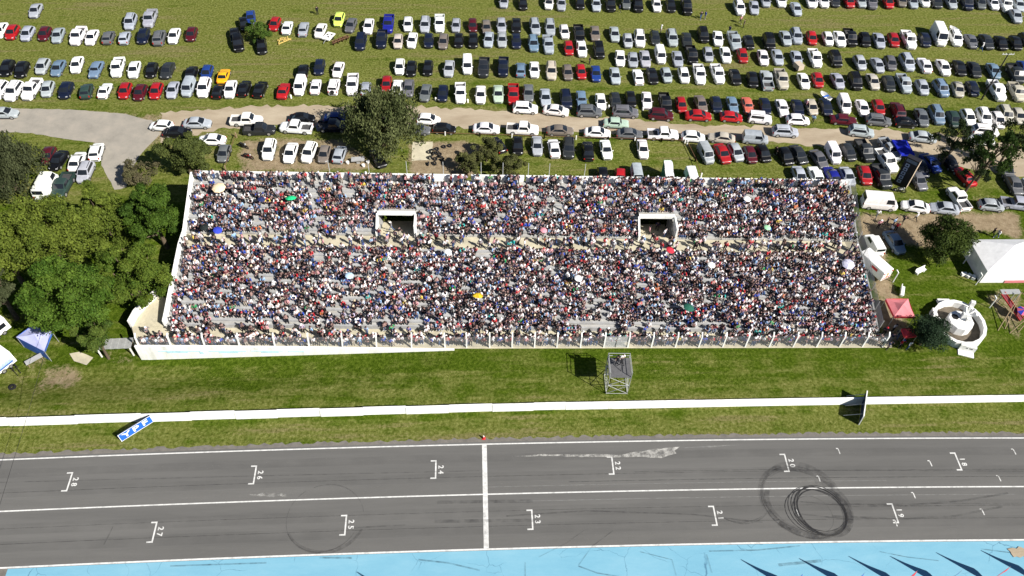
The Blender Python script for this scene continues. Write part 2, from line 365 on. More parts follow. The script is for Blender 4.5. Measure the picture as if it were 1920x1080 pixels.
def ragged(pts, amp, step=.8):
    out = []; n = len(pts)
    for i in range(n):
        a, b = pts[i], pts[(i+1) % n]; k = max(1, int((b-a).length/step)); d = (b-a).normalized(); q = Vector((-d.y, d.x, 0))
        for j in range(k): out.append(a.lerp(b, j/k) + q*random.uniform(-amp, amp))
    return out
def sheet(name, pts, z, m, amp=0, kind='structure', parent=None, step=.8):
    pts = [Vector(p) for p in pts]
    if amp: pts = ragged(pts, amp, step)
    bm = bmesh.new(); vs = [bm.verts.new((p.x, p.y, z)) for p in pts]; f = bm.faces.new(vs); bmesh.ops.triangulate(bm, faces=[f])
    bmesh.ops.recalc_face_normals(bm, faces=bm.faces)
    me = bpy.data.meshes.new(name); bm.to_mesh(me); bm.free()
    if me.polygons[0].normal.z < 0: me.flip_normals()
    me.materials.append(m); o = link(name, me, parent)
    return tag(o, kind=kind) if kind else o
sheet('dirt_road', px([p for p in ROAD_TOP if p[0] >= 225]+[p for p in ROAD_BOT if p[0] >= 290]), .012, M['sand'], .5)
sheet('asphalt_road', px([(-60,202),(0,202),(140,206),(236,214),(285,226),(300,250),(290,262),(262,292),(248,318),(236,352),(214,356),(190,310),(184,275),(176,268),(140,263),(60,250),(0,247),(-60,246)]), .018, M['oldasphalt'], .12)
sheet('concrete_slab', px([(773,266),(812,266),(808,300),(772,302)]), .03, M['apron'], .05)

# ------------------------------------------------------------------ race track (a very gentle arc)
TK, TY0 = .398e-3, 37.799
def arc(s, l, z):
    R = 1/TK; a = s*TK; return ((R+l)*sin(a), TY0-R+(R+l)*cos(a), z)
def strip(name, l0, l1, z, m, parent=None, s0=-170, s1=170, step=4, kind=None, wob=0):
    mb = MB(); n = max(1, int((s1-s0)/step)); prev = None
    for i in range(n+1):
        s = s0+(s1-s0)*i/n; w = random.uniform(-wob, wob)
        c = (arc(s, l0, z), arc(s, l1+w, z))
        if prev: mb.quad([prev[0], c[0], c[1], prev[1]])
        prev = c
    o = mb.build(name, m, parent); return tag(o, kind=kind) if kind else o
strip('track_shoulder', -30, 6.92, .008, M['shoulder'], kind='structure', step=.4, wob=.2)
track = strip('race_track', -6.2, 6.45, .014, M['asphalt'], kind='structure')
apron_ = strip('painted_apron', -34, -6.3, .018, M['bluepaint'], kind='structure', s0=-48.2)
strip('edge_line', 6.08, 6.23, .020, M['paint'], track); strip('edge_line', -6.26, -6.08, .023, M['paint'], track)
strip('centre_line', -.075, .075, .020, M['paint'], track)
strip('faint_line', .82, .89, .019, M['faint'], track, 0, 46); strip('faint_line', -.95, -.88, .019, M['faint'], track, 4, 60); strip('faint_line', -2.0,-1.95,.019, M['skidf'], track, -90, 120); strip('faint_line', -3.7,-3.64,.019, M['skidf'], track, -90, 130); strip('faint_line', 2.1,2.16,.019, M['skidf'], track, -90, 130); strip('faint_line', 1.2,1.3,.019, M['skidf'], track, 10, 130)
ps = (-3.6+.02, .42)
o = MB(); o.quad([arc(1.05-.36-.9,-6.04,.026), arc(1.05+.36-.9,-6.04,.026), arc(1.05+.36-.9,6.04,.026), arc(1.05-.36-.9,6.04,.026)])
s_line = P(910, 930).x
o = MB(); o.quad([arc(s_line-.27,-6.06,.026), arc(s_line+.27,-6.06,.026), arc(s_line+.27,6.06,.026), arc(s_line-.27,6.06,.026)]); o.build('start_line', M['paint'], track)
fc = {}
def text_mesh(t, size, extr=0.0, bold=0.0, font_sx=1.0):
    k = (t, size, extr, bold)
    if k not in fc:
        cu = bpy.data.curves.new('lettering', 'FONT'); cu.body = t; cu.size = size; cu.align_x = 'CENTER'; cu.align_y = 'CENTER'; cu.extrude = extr; cu.offset = bold
        ob = bpy.data.objects.new('lettering', cu); col.objects.link(ob); dg = bpy.context.evaluated_depsgraph_get()
        fc[k] = bpy.data.meshes.new_from_object(ob.evaluated_get(dg)); bpy.data.objects.remove(ob); bpy.data.curves.remove(cu)
    return fc[k]
def digits(t, s, l, size, m):
    for i, ch in enumerate(t):
        me = text_mesh(ch, size, 0, .018).copy(); me.materials.clear(); me.materials.append(m)
        a = arc(s, l-(i-.5)*size*.78, .024); link('grid_number', me, track, a, -pi/2)
S0 = -44.835
for i, n in enumerate(('28','26','24','22','20','18')):
    s = S0+20*i; g = MB()
    for a in ((s-.08, 2.0, s+.08, 4.28), (s-.58, 4.12, s-.08, 4.28), (s-.58, 2.0, s-.08, 2.16)):
        g.quad([arc(a[0],a[1],.024), arc(a[2],a[1],.024), arc(a[2],a[3],.024), arc(a[0],a[3],.024)])
    g.build('grid_box', M['paint'], track); digits(n, s+.55, 3.1, .82, M['paint'])
for i, n in enumerate(('27','25','23','21','19')):
    s = S0+10.52+20*i; g = MB()
    for a in ((s-.08, -4.2, s+.08, -1.9), (s-.58, -2.06, s-.08, -1.9), (s-.58, -4.2, s-.08, -4.04)):
        g.quad([arc(a[0],a[1],.024), arc(a[2],a[1],.024), arc(a[2],a[3],.024), arc(a[0],a[3],.024)])
    g.build('grid_box', M['paint'], track); digits(n, s+.55, -3.0, .82, M['paint'])
for (u, v) in ((1573,846),(1745,869),(1902,847),(1536,898),(1496,962),(1714,929),(1680,981),(1843,960),(1874,897)):
    c = P(u, v); g = MB(); z = .024
    g.quad([(c.x-.05,c.y-.36,z),(c.x+.07,c.y-.36,z),(c.x+.05,c.y+.3,z),(c.x-.07,c.y+.3,z)]).quad([(c.x-.25,c.y+.28,z+.002),(c.x-.02,c.y+.28,z+.002),(c.x-.02,c.y+.4,z+.002),(c.x-.25,c.y+.4,z+.002)])
    g.build('worn_grid_tick', M['oldpaint'], track)
def ring_mark(cu, cv, rx, ry, w, a0, a1, m, z, ecc=0):
    c = P(cu, cv); g = MB(); n = max(8, int(abs(a1-a0)*14)); prev = None
    e = P(cu+rx, cv); f = P(cu, cv-ry); RX = abs(e.x-c.x); RY = abs(f.y-c.y)
    for i in range(n+1):
        a = a0+(a1-a0)*i/n; tw = w*(.5+.5*sin(i/n*pi)); d = Vector((cos(a)*RX+ecc*sin(a), sin(a)*RY, 0)); k = d.normalized()
        cur = (c+d-k*tw/2, c+d+k*tw/2)
        cur = [(q.x, q.y, z) for q in cur]
        if prev: g.quad([prev[0], prev[1], cur[1], cur[0]])
        prev = cur
    g.build('tyre_mark', m, track)
zz = .028
for (cu, cv, rx, ry, w, a0, a1, k, ec) in ((1538,958,46,45,.20,0,6.28,'skid',-.25),(1540,960,43,42,.15,0,6.28,'skid',-.25),(1532,957,52,46,.10,.5,6.9,'skid',-.3),(1528,960,54,43,.10,-1,4.5,'skid',-.3),(1541,956,44,46,.13,.3,6.5,'skid',-.2),(1526,964,34,34,.08,0,6.28,'skidf',-.2),(1534,953,49,42,.10,1.4,5.6,'skid',-.2),(1536,961,48,41,.10,2.6,6.6,'skid',-.25),
        (1546,957,40,44,1.1,-1.7,1.2,'skidf',-.25),(1552,952,36,48,1.1,-1.1,1.7,'skidt',-.3),(1506,940,76,66,.12,.6,5.6,'skidf',-.4),(1502,936,70,58,.10,1.2,4.9,'skidf',-.4),(1506,938,72,64,1.3,.1,2.3,'skidt',-.4),(1512,946,72,56,1.0,2.6,5.3,'skidt',-.4),(1496,936,66,62,.7,1.5,4.2,'skidt',-.3),(1512,946,72,58,.7,3.6,5.6,'skidt',-.4),
        (610,975,72,66,.12,.2,2.0,'skidt',0),(612,970,74,62,.45,3.6,5.9,'skidt',0),(606,972,68,60,.10,3.6,5.8,'skidf',0),(610,972,72,64,.10,2.2,3.6,'skidt',0),(1385,930,58,50,.16,4.0,5.6,'skidt',0),(1380,925,66,52,.10,4.2,5.5,'skidf',0)):
    ring_mark(cu, cv, rx, ry, w, a0, a1, M[k], zz, ec); zz += .0012
def smear(pts, w, m, z):
    g = MB(); prev = None; pts = px(pts)
    for i, p in enumerate(pts):
        d = (pts[min(i+1, len(pts)-1)]-pts[max(0, i-1)]).normalized(); q = Vector((-d.y, d.x, 0))*w/2
        cur = [((p+k).x, (p+k).y, z) for k in (-q, q)]
        if prev: g.quad([prev[0], cur[0], cur[1], prev[1]])
        prev = cur
    return g.build('tyre_mark', m, track)
for pts, w in (([(1560,945),(1700,948),(1800,940),(1890,925)], .3), ([(1560,968),(1690,974),(1790,968),(1880,950)], .3), ([(1490,940),(1600,950),(1920,947)], .2), ([(1490,963),(1600,975)], .2), ([(950,968),(1100,958),(1300,965),(1430,980)], .22), ([(1190,885),(1420,881),(1560,882),(1920,884)], .14), ([(820,942),(1000,940)], .5), ([(815,978),(1010,976)], .5), ([(1085,1060),(1110,1025),(1150,995)], .12), ([(1010,1045),(1060,1020),(1095,995)], .1), ([(660,990),(760,985)], .2), ([(0,905),(480,893),(900,883)], .12), ([(195,1022),(205,1003),(212,988)], .16)):
    smear(pts, w*.75, M['skidt'], zz); zz += .0012
M['band'] = clearish('worn_racing_line', (.03, .03, .03), .11, .3, .3, .75); M['pale'] = clearish('bleached_asphalt', (.22, .215, .2), .22, .3, .35, .75)
for (l0, l1, m_) in ((1.5, 2.6, 'band'), (-2.7, -1.5, 'band'), (-4.6, -3.4, 'band'), (3.9, 4.9, 'band'), (.1, 1.4, 'pale'), (-5.9, -4.8, 'pale')):
    strip('worn_band', l0, l1, zz, M[m_], track); zz += .0012
sheet('cement_stain', px([(1155,853),(1190,848),(1230,842),(1275,838),(1265,845),(1268,850),(1240,859),(1200,857),(1165,857),(1090,857),(1020,855),(960,856),(1020,852),(1100,852)]), .0265, M['cement'], .06, None, track, .5)
sheet('cement_stain', px([(465,928),(500,924),(545,926),(540,931),(505,932)]), .0265, M['dust'], .1, None, track, .4)
sheet('cement_stain', px([(1275,840),(1330,836),(1390,834),(1330,839)]), .0265, M['faint'], .03, None, track, .5)

for pts, w in (([(1330,1034),(1420,1032),(1500,1024)], .14), ([(1460,1060),(1540,1052)], .3), ([(785,1050),(840,1056),(900,1070)], .16), ([(1085,1062),(1120,1075),(1180,1085)], .14), ([(600,1046),(660,1047)], .2), ([(1200,1035),(1260,1050),(1268,1080)], .1), ([(1650,1035),(1700,1045),(1760,1052)], .1), ([(1840,1030),(1920,1040)], .12), ([(985,1055),(985,1085)], .1), ([(1325,1040),(1335,1075)], .1), ([(320,1062),(500,1056)], .15)):
    o_s = smear(pts, w, M['skidf'], zz); o_s.parent = apron_; zz += .0012
sheet('soil_stain', px([(1888,1030),(1910,1027),(1935,1032),(1930,1044),(1900,1046)]), zz, M['sand'], .12, None, apron_, .3)
# ------------------------------------------------------------------ white trackside wall, one block after another
wall = empty('trackside_wall', P(960, 757), 0, 'long low white concrete wall between the lawn and the race track', 'wall')
wall_u = [-140,-62,20,147,270,361,444,522,602,682,762,842,923,1000,1060,1140,1220,1300,1380,1460,1540,1625,1700,1780,1860,1940,2030]
def wall_v(u): return np.interp(u, [-140,0,480,960,1400,1920,2030], [801,795,780.5,766.5,758,749.5,748])
off = wall.location.copy()
for i in range(len(wall_u)-1):
    a, b = P(wall_u[i], wall_v(wall_u[i])), P(wall_u[i+1], wall_v(wall_u[i+1]))
    d = (b-a).normalized(); q = Vector((-d.y, d.x, 0)); g = MB(); k = .07*((i % 2)-.5) if i < 14 else 0
    a = a+q*k+d*.012; b = b+q*k-d*.012; z1 = float(np.interp(i, [0, 6, 14, 26], [1.25, 1.2, 1.1, .98]))+random.uniform(-.02, .02)
    base = [a-q*.30, b-q*.30, b+q*.10, a+q*.10]; top = [a-q*.12, b-q*.12, b+q*.10, a+q*.10]
    vs = [Vector((p.x, p.y, -.12)) for p in base]+[Vector((p.x, p.y, z1)) for p in top]
    g.v = [tuple(p-off) for p in vs]; g.f = [(3,2,1,0),(4,5,6,7),(0,1,5,4),(1,2,6,5),(2,3,7,6),(3,0,4,7)]; g.m = [0]*6
    g.build('wall_block', M['whitewash'], wall)

# ------------------------------------------------------------------ grandstand
SO = P(316, 612, 0.0); SEX = Vector((1, -.032, 0)).normalized(); SEY = Vector((-SEX.y, SEX.x, 0)); SL = 91.0; SA = math.atan2(SEX.y, SEX.x)
def S(s, d, z): return SO+SEX*s+SEY*d+Vector((0, 0, z))
def s_of(u, d, z):
    p = P(u, 0, z)  # solve along the row
    lo, hi = -5., SL+5
    for _ in range(40):
        m_ = (lo+hi)/2; q = S(m_, d, z); k = q-Vector((0, 0, CAM_H)); uu = 960+CAM_F*k.dot(CR)/k.dot(FW)
        if uu < u: lo = m_
        else: hi = m_
    return (lo+hi)/2
stand = empty('grandstand', tuple(SO), SA, 'long open concrete grandstand packed with seated spectators', 'grandstand')
TD = .76; NL = 14; ZL0, RL = .62, .2; AZ = ZL0+RL*NL-.02; AD0 = NL*TD; AD1 = AD0+2.35; NU = 9; RU = .305
rows = [(i*TD, ZL0+RL*i) for i in range(NL)] + [(AD1+i*TD, AZ+.3+RU*i) for i in range(NU)]
BD = AD1+NU*TD+.95; BZ = AZ+.3+RU*NU; PZ = BZ+1.05
VOM = [(s_of(711, 16, 5), s_of(779, 16, 5)), (s_of(1197, 16, 5), s_of(1261, 16, 5))]; VD = AD1+3*TD; VD2 = VD+3*TD
def sbox(g, s0, s1, d0, d1, z0, z1, mi=0): return g.box(((s0+s1)/2, (d0+d1)/2, (z0+z1)/2), (s1-s0, d1-d0, z1-z0), mi=mi)
for i, (d, z) in enumerate(rows):
    segs = [(0, SL)]
    if AD1-.01 <= d < VD2-.1: segs = [(0, VOM[0][0]), (VOM[0][1], VOM[1][0]), (VOM[1][1], SL)]
    for a, b in segs:
        sbox(MB(), a, b, d+.004, d+TD+.03, z-.42, z).build('seating_tier', M['tread'], stand)
        sbox(MB(), a+.1, b-.1, d+TD-.33, d+TD-.02, z+.002, z+.3).build('bench', M['concrete'], stand)
sbox(MB(), 0, SL, AD0+.034, AD1, AZ-.3, AZ-.004).build('cross_aisle', M['apron'], stand)
sbox(MB(), 0, SL, AD1+NU*TD+.034, BD, BZ-.4, BZ).build('standing_terrace', M['tread'], stand)
sbox(MB(), 0, SL, -.18, 0, 0, ZL0+.12).build('front_kerb', M['concrete'], stand)
sbox(MB(), 0, SL, BD, BD+.2, -.1, BZ-.02).build('back_wall', M['concrete'], stand)
n_p = 12
for i in range(n_p):
    a = SL*i/n_p+.12; b = SL*(i+1)/n_p-.12
    if i in (4, 9): b -= .6
    g = MB(); sbox(g, a, b, BD-.05, BD+.25, BZ-.015, PZ); g.build('parapet_panel', M['whitewash'], stand)
for i in range(17):   # poles along the back edge
    s = [18.6,24,29.2,34.2,39.4,42.4,45.9,48.8,53.7][i] if i < 9 else None
    if s is None: break
    MB().tube([(s, BD+.33, -.1), (s, BD+.33, PZ+2.1)], [.055, .045], 8).build('back_pole', M['greypost'], stand)
g = MB()      # white wall climbing the left side
prof = [(-.2, ZL0+.75), (AD0, AZ+.75), (AD1, AZ+.85), (BD, BZ+1.0)]
for (d0, z0), (d1, z1) in zip(prof[:-1], prof[1:]):
    b0 = len(g.v)
    for s in (-.36, -.02):
        for (d, z) in ((d0, -2.0), (d1, -2.0), (d1, z1), (d0, z0)): g.v.append((s, d, z))
    for f in ((0,1,2,3),(7,6,5,4),(3,2,6,7)): g.f.append(tuple(b0+k for k in f)); g.m.append(0)
g.f.append((0,3,7,4)); g.m.append(0); g.build('side_wall', M['whitewash'], stand)
g = MB()
for (d0, z0), (d1, z1) in zip(prof[:-1], prof[1:]):
    b0 = len(g.v)
    for s in (SL+.02, SL+.22):
        for (d, z) in ((d0, -.1), (d1, -.1), (d1, z1-.72), (d0, z0-.72)): g.v.append((s, d, z))
    for f in ((3,2,1,0),(4,5,6,7),(3,7,6,2)): g.f.append(tuple(b0+k for k in f)); g.m.append(0)
g.build('side_wall', M['concrete'], stand)
for k in range(8):    # screened fence up the right side
    def sf(t):
        d = BD*t; return (SL+.12, d, float(np.interp(d, [p[0] for p in prof], [p[1]-.72 for p in prof])))
    a, b = sf(k/8), sf((k+1)/8)
    MB().bar((a[0],a[1],a[2]-.05), (a[0],a[1],a[2]+1.9), .07).build('side_fence_post', M['steel'], stand)
    MB().quad([(a[0],a[1],a[2]),(b[0],b[1],b[2]),(b[0],b[1],b[2]+1.8),(a[0],a[1],a[2]+1.8)]).build('side_fence_mesh', M['sidemesh'], stand)
for (a, b) in VOM:     # the two stairway mouths
    zt = AZ+2.45
    sbox(MB(), a, b, VD+.125, VD2+.03, zt-.52, zt-.42).build('stair_mouth_roof', M['tread'], stand)
    sbox(MB(), a-.1, b+.1, VD-.25, VD+.12, zt-.5, zt).build('stair_mouth_lintel', M['whitewash'], stand)
    for sd in (a, b):
        g = MB(); s0, s1 = (sd-.24, sd-.002) if sd == a else (sd+.002, sd+.24); b0 = len(g.v)
        for s in (s0, s1):
            for (d, z) in ((AD1-.3, AZ), (VD-.26, AZ), (VD-.26, zt-.1), (AD1-.3, AZ+.95 if sd == a else zt-.15)): g.v.append((s, d, z))  # right wall raised at its front end to shade the opening
        for f in ((3,2,1,0),(4,5,6,7),(3,7,6,2),(0,4,7,3),(1,2,6,5)): g.f.append(tuple(b0+k for k in f)); g.m.append(0)
        g.build('stair_mouth_wall', M['whitewash'], stand)
    for k in range(14): sbox(MB(), a, b, AD1+k*.4, AD1+(k+1)*.4-.003, AZ-3.2, AZ-.006-.21*k).build('stair_step', M['apron'], stand)  # floor stepped down steeply so the passage falls into shade
    for (q0, q1, q2, q3) in ((a-.2, a-.004, AD1+.05, VD+2.5), (b+.004, b+.2, AD1+.05, VD+2.5)): sbox(MB(), q0, q1, q2, q3, AZ-3.2, AZ+.6).build('passage_wall', M['concrete'], stand)
# front terrace, retaining wall and fence
FA, FB = P(258, 655, 0), P(1672, 652, 0)
ta, tb = S(-4.6, -.1, 0), S(SL+2.2, -.1, 0)
g = MB(); g.v = [(FA.x,FA.y,-1.9),(FB.x,FB.y,-1.9),(tb.x,tb.y,-1.9),(ta.x,ta.y,-1.9),(FA.x,FA.y,.05),(FB.x,FB.y,.05),(tb.x,tb.y,.05),(ta.x,ta.y,.05)]
g.f = [(4,5,6,7),(0,1,5,4),(1,2,6,5),(2,3,7,6),(3,0,4,7)]; g.m = [0]*5
tag(g.build('front_terrace', M['apron']), kind='structure')
lt = empty('side_landing', tuple(S(-2.5, 2, 0)), 0, 'beige landing with a curved white parapet at the left end of the stand', 'landing')
off = lt.location
pl = [S(-4.6,-.09,0), S(-.4,-.09,0), S(-.4,3.0,0), S(-1.4,4.6,0), S(-2.6,4.9,0), S(-4.3,1.6,0)]
g = MB(); n = len(pl); g.v = [(p.x-off.x, p.y-off.y, z) for z in (-2.0, .06) for p in pl]; g.f = [tuple(range(n, 2*n))]+[(i, (i+1) % n, n+(i+1) % n, n+i) for i in range(n)]; g.m = [0]*len(g.f)
g.build('platform', M['apron'], lt)
g = MB(); cv = [S(-4.62,-.1,0), S(-4.4,1.6,0), S(-3.6,3.4,0), S(-2.65,5.0,0)]
for a, b in zip(cv[:-1], cv[1:]):
    g.bar((a.x-off.x, a.y-off.y, -.4), (b.x-off.x, b.y-off.y, -.4), .35, 3.2)
g.build('parapet', M['whitewash'], lt)
fence = empty('front_fence', tuple(FA), math.atan2((FB-FA).y, (FB-FA).x), 'chain-link fence on white posts along the front of the grandstand', 'fence')
FLN = (FB-FA).length; FD = (FB-FA).normalized()
post_u = [262,322,385,450,516,580,642.5,706,771.5,834.5,875,918,960,1002,1044,1088,1132,1177,1221,1266,1310,1355,1397,1442,1487,1531,1574,1617,1655]
post_s = []
for u in post_u:
    lo, hi = 0, FLN
    for _ in range(40):
        m_ = (lo+hi)/2; q = FA+FD*m_-Vector((0, 0, CAM_H)); uu = 960+CAM_F*q.dot(CR)/q.dot(FW)
        if uu < u: lo = m_
        else: hi = m_
    post_s.append((lo+hi)/2)
for i, s in enumerate(post_s):
    lean = .0 if i > 8 else .16; g = MB()
    g.bar((s, .16, 0), (s+lean, .16, 2.35), .17, .17); g.bar((s+lean, .16, 2.30), (s+lean, .52, 2.75), .15, .15); g.build('fence_post', M['white'], fence)
for i in range(len(post_s)-1):
    a, b = post_s[i]+.1, post_s[i+1]-.1; gate = i == 16
    MB().quad([(a,.16,.05),(b,.16,.05),(b,.16,2.3),(a,.16,2.3)]).build('gate_mesh' if gate else 'mesh_panel', M['gatewire' if gate else 'fence'], fence)
    if gate:
        g = MB()
        for k in (a, (a+b)/2, b): g.bar((k,.11,.05),(k,.11,2.3),.06)
        for z in (.1, 1.2, 2.28): g.bar((a,.11,z),(b,.11,z),.06)
        g.build('gate_frame', M['steel'], fence)
rw = empty('retaining_wall', (FA.x, FA.y-.1, -1.7), fence.rotation_euler.z, 'white wall with faded blue lettering remains below the left front fence', 'wall')
LW = (P(852, 655, 0)-FA).length; g = MB(); NS = 9
for i in range(NS):
    s0, s1 = LW*i/NS+.004, LW*(i+1)/NS-.004
    zt0, zt1 = [max(.12, 1.0-.95*(k/LW)**1.5) for k in (s0, s1)]
    g = MB(); g.v = [(s0,-.28,-.4),(s1,-.28,-.4),(s1,.06,-.4),(s0,.06,-.4),(s0,-.2,zt0+1.7),(s1,-.2,zt1+1.7),(s1,.06,zt1+1.7),(s0,.06,zt0+1.7)]
    g.f = [(3,2,1,0),(4,5,6,7),(0,1,5,4),(1,2,6,5),(2,3,7,6),(3,0,4,7)]; g.m = [0]*6; g.build('wall_panel', M['whitewash'], rw)
for (s, w, z, h) in ((2.6,5.2,1.75,.22),(3.6,2.6,1.5,.28),(8.8,4.6,1.7,.2),(10.0,2.4,1.45,.26),(15.2,2.2,1.5,.25),(14,4,1.75,.14),(18.6,2.0,1.6,.2),(7.6,.5,1.4,.5)):
    if s+w < LW: MB().box((s+w/2, -.255+.03, z), (w, .06, h)).build('faded_letter_patch', M['bluewash'], rw)
for k, u in enumerate((380, 580, 640)):
    pass

# ------------------------------------------------------------------ people
REG = dict(skin=0, shirt=1, legs=2, hair=3, shoe=4)
def skin_mesh(joints, edges, sub=0):
    me = bpy.data.meshes.new('pose'); me.from_pydata([j[0] for j in joints], edges, [])
    ob = bpy.data.objects.new('pose', me); col.objects.link(ob); ob.modifiers.new('skin', 'SKIN').use_smooth_shade = True
    for i, j in enumerate(joints):
        me.skin_vertices[0].data[i].radius = j[1] if isinstance(j[1], tuple) else (j[1], j[1])
        me.skin_vertices[0].data[i].use_root = i == 0
    if sub: ob.modifiers.new('sub', 'SUBSURF').levels = sub
    dg = bpy.context.evaluated_depsgraph_get(); dg.update(); ev = ob.evaluated_get(dg); m2 = ev.to_mesh()
    V = np.array([v.co[:] for v in m2.vertices]); m2.calc_loop_triangles(); T = np.array([t.vertices[:] for t in m2.loop_triangles])
    ev.to_mesh_clear(); bpy.data.objects.remove(ob); bpy.data.meshes.remove(me)
    # region of each vertex: nearest bone (a sample of points along every edge)
    sp, sr = [], []
    for a, b in edges:
        for t in np.linspace(0, 1, 7):
            sp.append(np.array(joints[a][0])*(1-t)+np.array(joints[b][0])*t); sr.append(REG[joints[b][2] if t > .45 else joints[a][2]])
    sp = np.array(sp); sr = np.array(sr); d = ((V[:, None, :]-sp[None])**2).sum(-1); R = sr[d.argmin(1)]
    head = np.array(joints[3][0]); hz = V[:, 2]-head[2]; near = ((V-head)**2).sum(1) < .2**2
    R[near & (hz > .015)] = 3; R[near & (hz > -.09) & (V[:, 1]-head[1] > .045)] = 3
    return V, T, R
def pose(hip, chest, head, knees, feet, elbows, hands):
    h = Vector(hip); c = Vector(chest); hd = Vector(head)
    J = [(hip, (.15, .11), 'legs'), (tuple(h.lerp(c, .5)), (.15, .11), 'shirt'), (chest, (.17, .12), 'shirt'), (tuple(hd-Vector((0, -.005, .02))), (.095, .105), 'skin'), (tuple(hd+Vector((0, 0, .12))), .075, 'hair'), (tuple(c.lerp(hd, .5)), .06, 'skin')]
    Ed = [(0, 1), (1, 2), (2, 5), (5, 3), (3, 4)]
    for k, sx in ((0, -1), (1, 1)):
        b = len(J)
        J += [((h.x+sx*.10, h.y-.02, h.z-.04), .085, 'legs'), (knees[k], .062, 'legs'), (feet[k], .045, 'legs'), ((feet[k][0]+sx*.02, feet[k][1]-.16, feet[k][2]-.04), .04, 'shoe')]
        Ed += [(0, b), (b, b+1), (b+1, b+2), (b+2, b+3)]; b = len(J)
        J += [((c.x+sx*.20, c.y, c.z+.04), .06, 'shirt'), (elbows[k], .045, 'shirt'), (tuple(Vector(elbows[k]).lerp(Vector(hands[k]), .9)), .034, 'skin'), (hands[k], .045, 'skin')]
        Ed += [(2, b), (b, b+1), (b+1, b+2), (b+2, b+3)]
    return J, Ed
STAND = [pose((0,0,.9),(0,.0,1.33),(0,-.03,1.60),((-.1,-.02,.48),(.1,-.02,.48)),((-.11,.02,.08),(.11,.02,.08)),((-.28,.03,1.10),(.28,.03,1.10)),((-.26,-.1,.86),(.26,-.1,.86))),
         pose((0,0,.9),(0,-.02,1.33),(.02,-.05,1.60),((-.1,-.04,.48),(.12,-.02,.48)),((-.13,.02,.08),(.13,.0,.08)),((-.3,-.05,1.12),(.3,-.05,1.12)),((-.05,-.24,1.13),(.05,-.24,1.17))),
         pose((0,0,.9),(0,.0,1.33),(-.02,-.03,1.60),((-.1,-.02,.48),(.1,-.06,.48)),((-.12,.03,.08),(.12,-.02,.08)),((-.28,.03,1.10),(.3,-.2,1.25)),((-.24,-.08,.86),(.16,-.34,1.45))),
         pose((0,0,.88),(0,-.04,1.31),(0,-.08,1.58),((-.1,-.2,.48),(.1,.08,.47)),((-.1,-.28,.08),(.1,.36,.12)),((-.27,.12,1.08),(.27,-.12,1.08)),((-.25,.08,.84),(.24,-.3,.92)))]
SIT = [pose((0,0,.40),(0,-.03,.82),(0,-.07,1.09),((-.12,-.42,.42),(.12,-.42,.42)),((-.12,-.42,.07),(.12,-.44,.07)),((-.27,-.1,.6),(.27,-.1,.6)),((-.12,-.36,.52),(.12,-.36,.52))),
       pose((0,0,.40),(0,-.2,.78),(0,-.3,1.02),((-.17,-.42,.43),(.17,-.40,.43)),((-.16,-.36,.07),(.16,-.40,.07)),((-.28,-.34,.58),(.28,-.34,.58)),((-.05,-.5,.5),(.05,-.5,.5))),
       pose((0,0,.40),(.02,-.05,.82),(.03,-.09,1.09),((-.12,-.42,.42),(.14,-.42,.42)),((-.16,-.5,.07),(.10,-.38,.07)),((-.28,-.16,.64),(.3,-.2,.86)),((-.14,-.36,.52),(.12,-.2,1.12)))]
LOW_S = [skin_mesh(*p) for p in STAND]; LOW_T = [skin_mesh(*p) for p in SIT]; HI_S = [skin_mesh(*p, sub=1) for p in STAND]; HI_T = [skin_mesh(*p, sub=1) for p in SIT]
def brim(tmpl, joints, hi=False):
    V, T, R = tmpl; hd = np.array(joints[3][0]); n = 8 if not hi else 12
    a = np.arange(n)*2*pi/n; v = np.stack([np.cos(a)*.135+hd[0], np.sin(a)*.165+hd[1]-.035, np.full(n, hd[2]+.035)], 1)
    top = np.array([[hd[0], hd[1], hd[2]+.075]]); b = len(V)
    V2 = np.vstack([V, v, top]); T2 = np.vstack([T]+[[[b+i, b+(i+1) % n, b+n]] for i in range(n)]); R2 = np.concatenate([R, np.full(n+1, 5)])
    return V2, T2, R2
LOWS = [brim(t, p[0]) for t, p in zip(LOW_S, STAND)]; LOWT = [brim(t, p[0]) for t, p in zip(LOW_T, SIT)]
HIS = [brim(t, p[0], True) for t, p in zip(HI_S, STAND)]; HIT = [brim(t, p[0], True) for t, p in zip(HI_T, SIT)]
SHIRTS = [('white',(.78,.78,.80),33),('black',(.012,.012,.015),28),('navy blue',(.015,.02,.06),14),('grey',(.22,.22,.24),8),('red',(.45,.02,.03),6.5),('light blue',(.28,.45,.68),7),('blue',(.02,.07,.4),5),('maroon',(.14,.015,.025),5),('pink',(.6,.3,.33),5),('teal',(.03,.4,.38),1),('yellow',(.65,.5,.08),.8),('green',(.02,.3,.1),1),('orange',(.55,.16,.05),.8),('lilac',(.4,.36,.5),4)]
LEGS = [('dark',(.012,.013,.018),40),('blue denim',(.05,.09,.2),25),('grey',(.15,.15,.16),10),('beige',(.40,.35,.29),6),('black',(.01,.01,.012),15)]
HAIR = [('dark hair',(.01,.007,.005),48,0),('brown hair',(.05,.028,.015),14,0),('grey hair',(.3,.29,.28),4,0),('white cap',(.8,.8,.8),15,1),('red cap',(.42,.03,.04),3,1),('black cap',(.012,.012,.014),10,1),('blue cap',(.03,.07,.28),3,1),('straw hat',(.62,.52,.36),3,1)]
def pick(l):
    w = np.array([x[2] for x in l], float); return l[rng.choice(len(l), p=w/w.sum())]
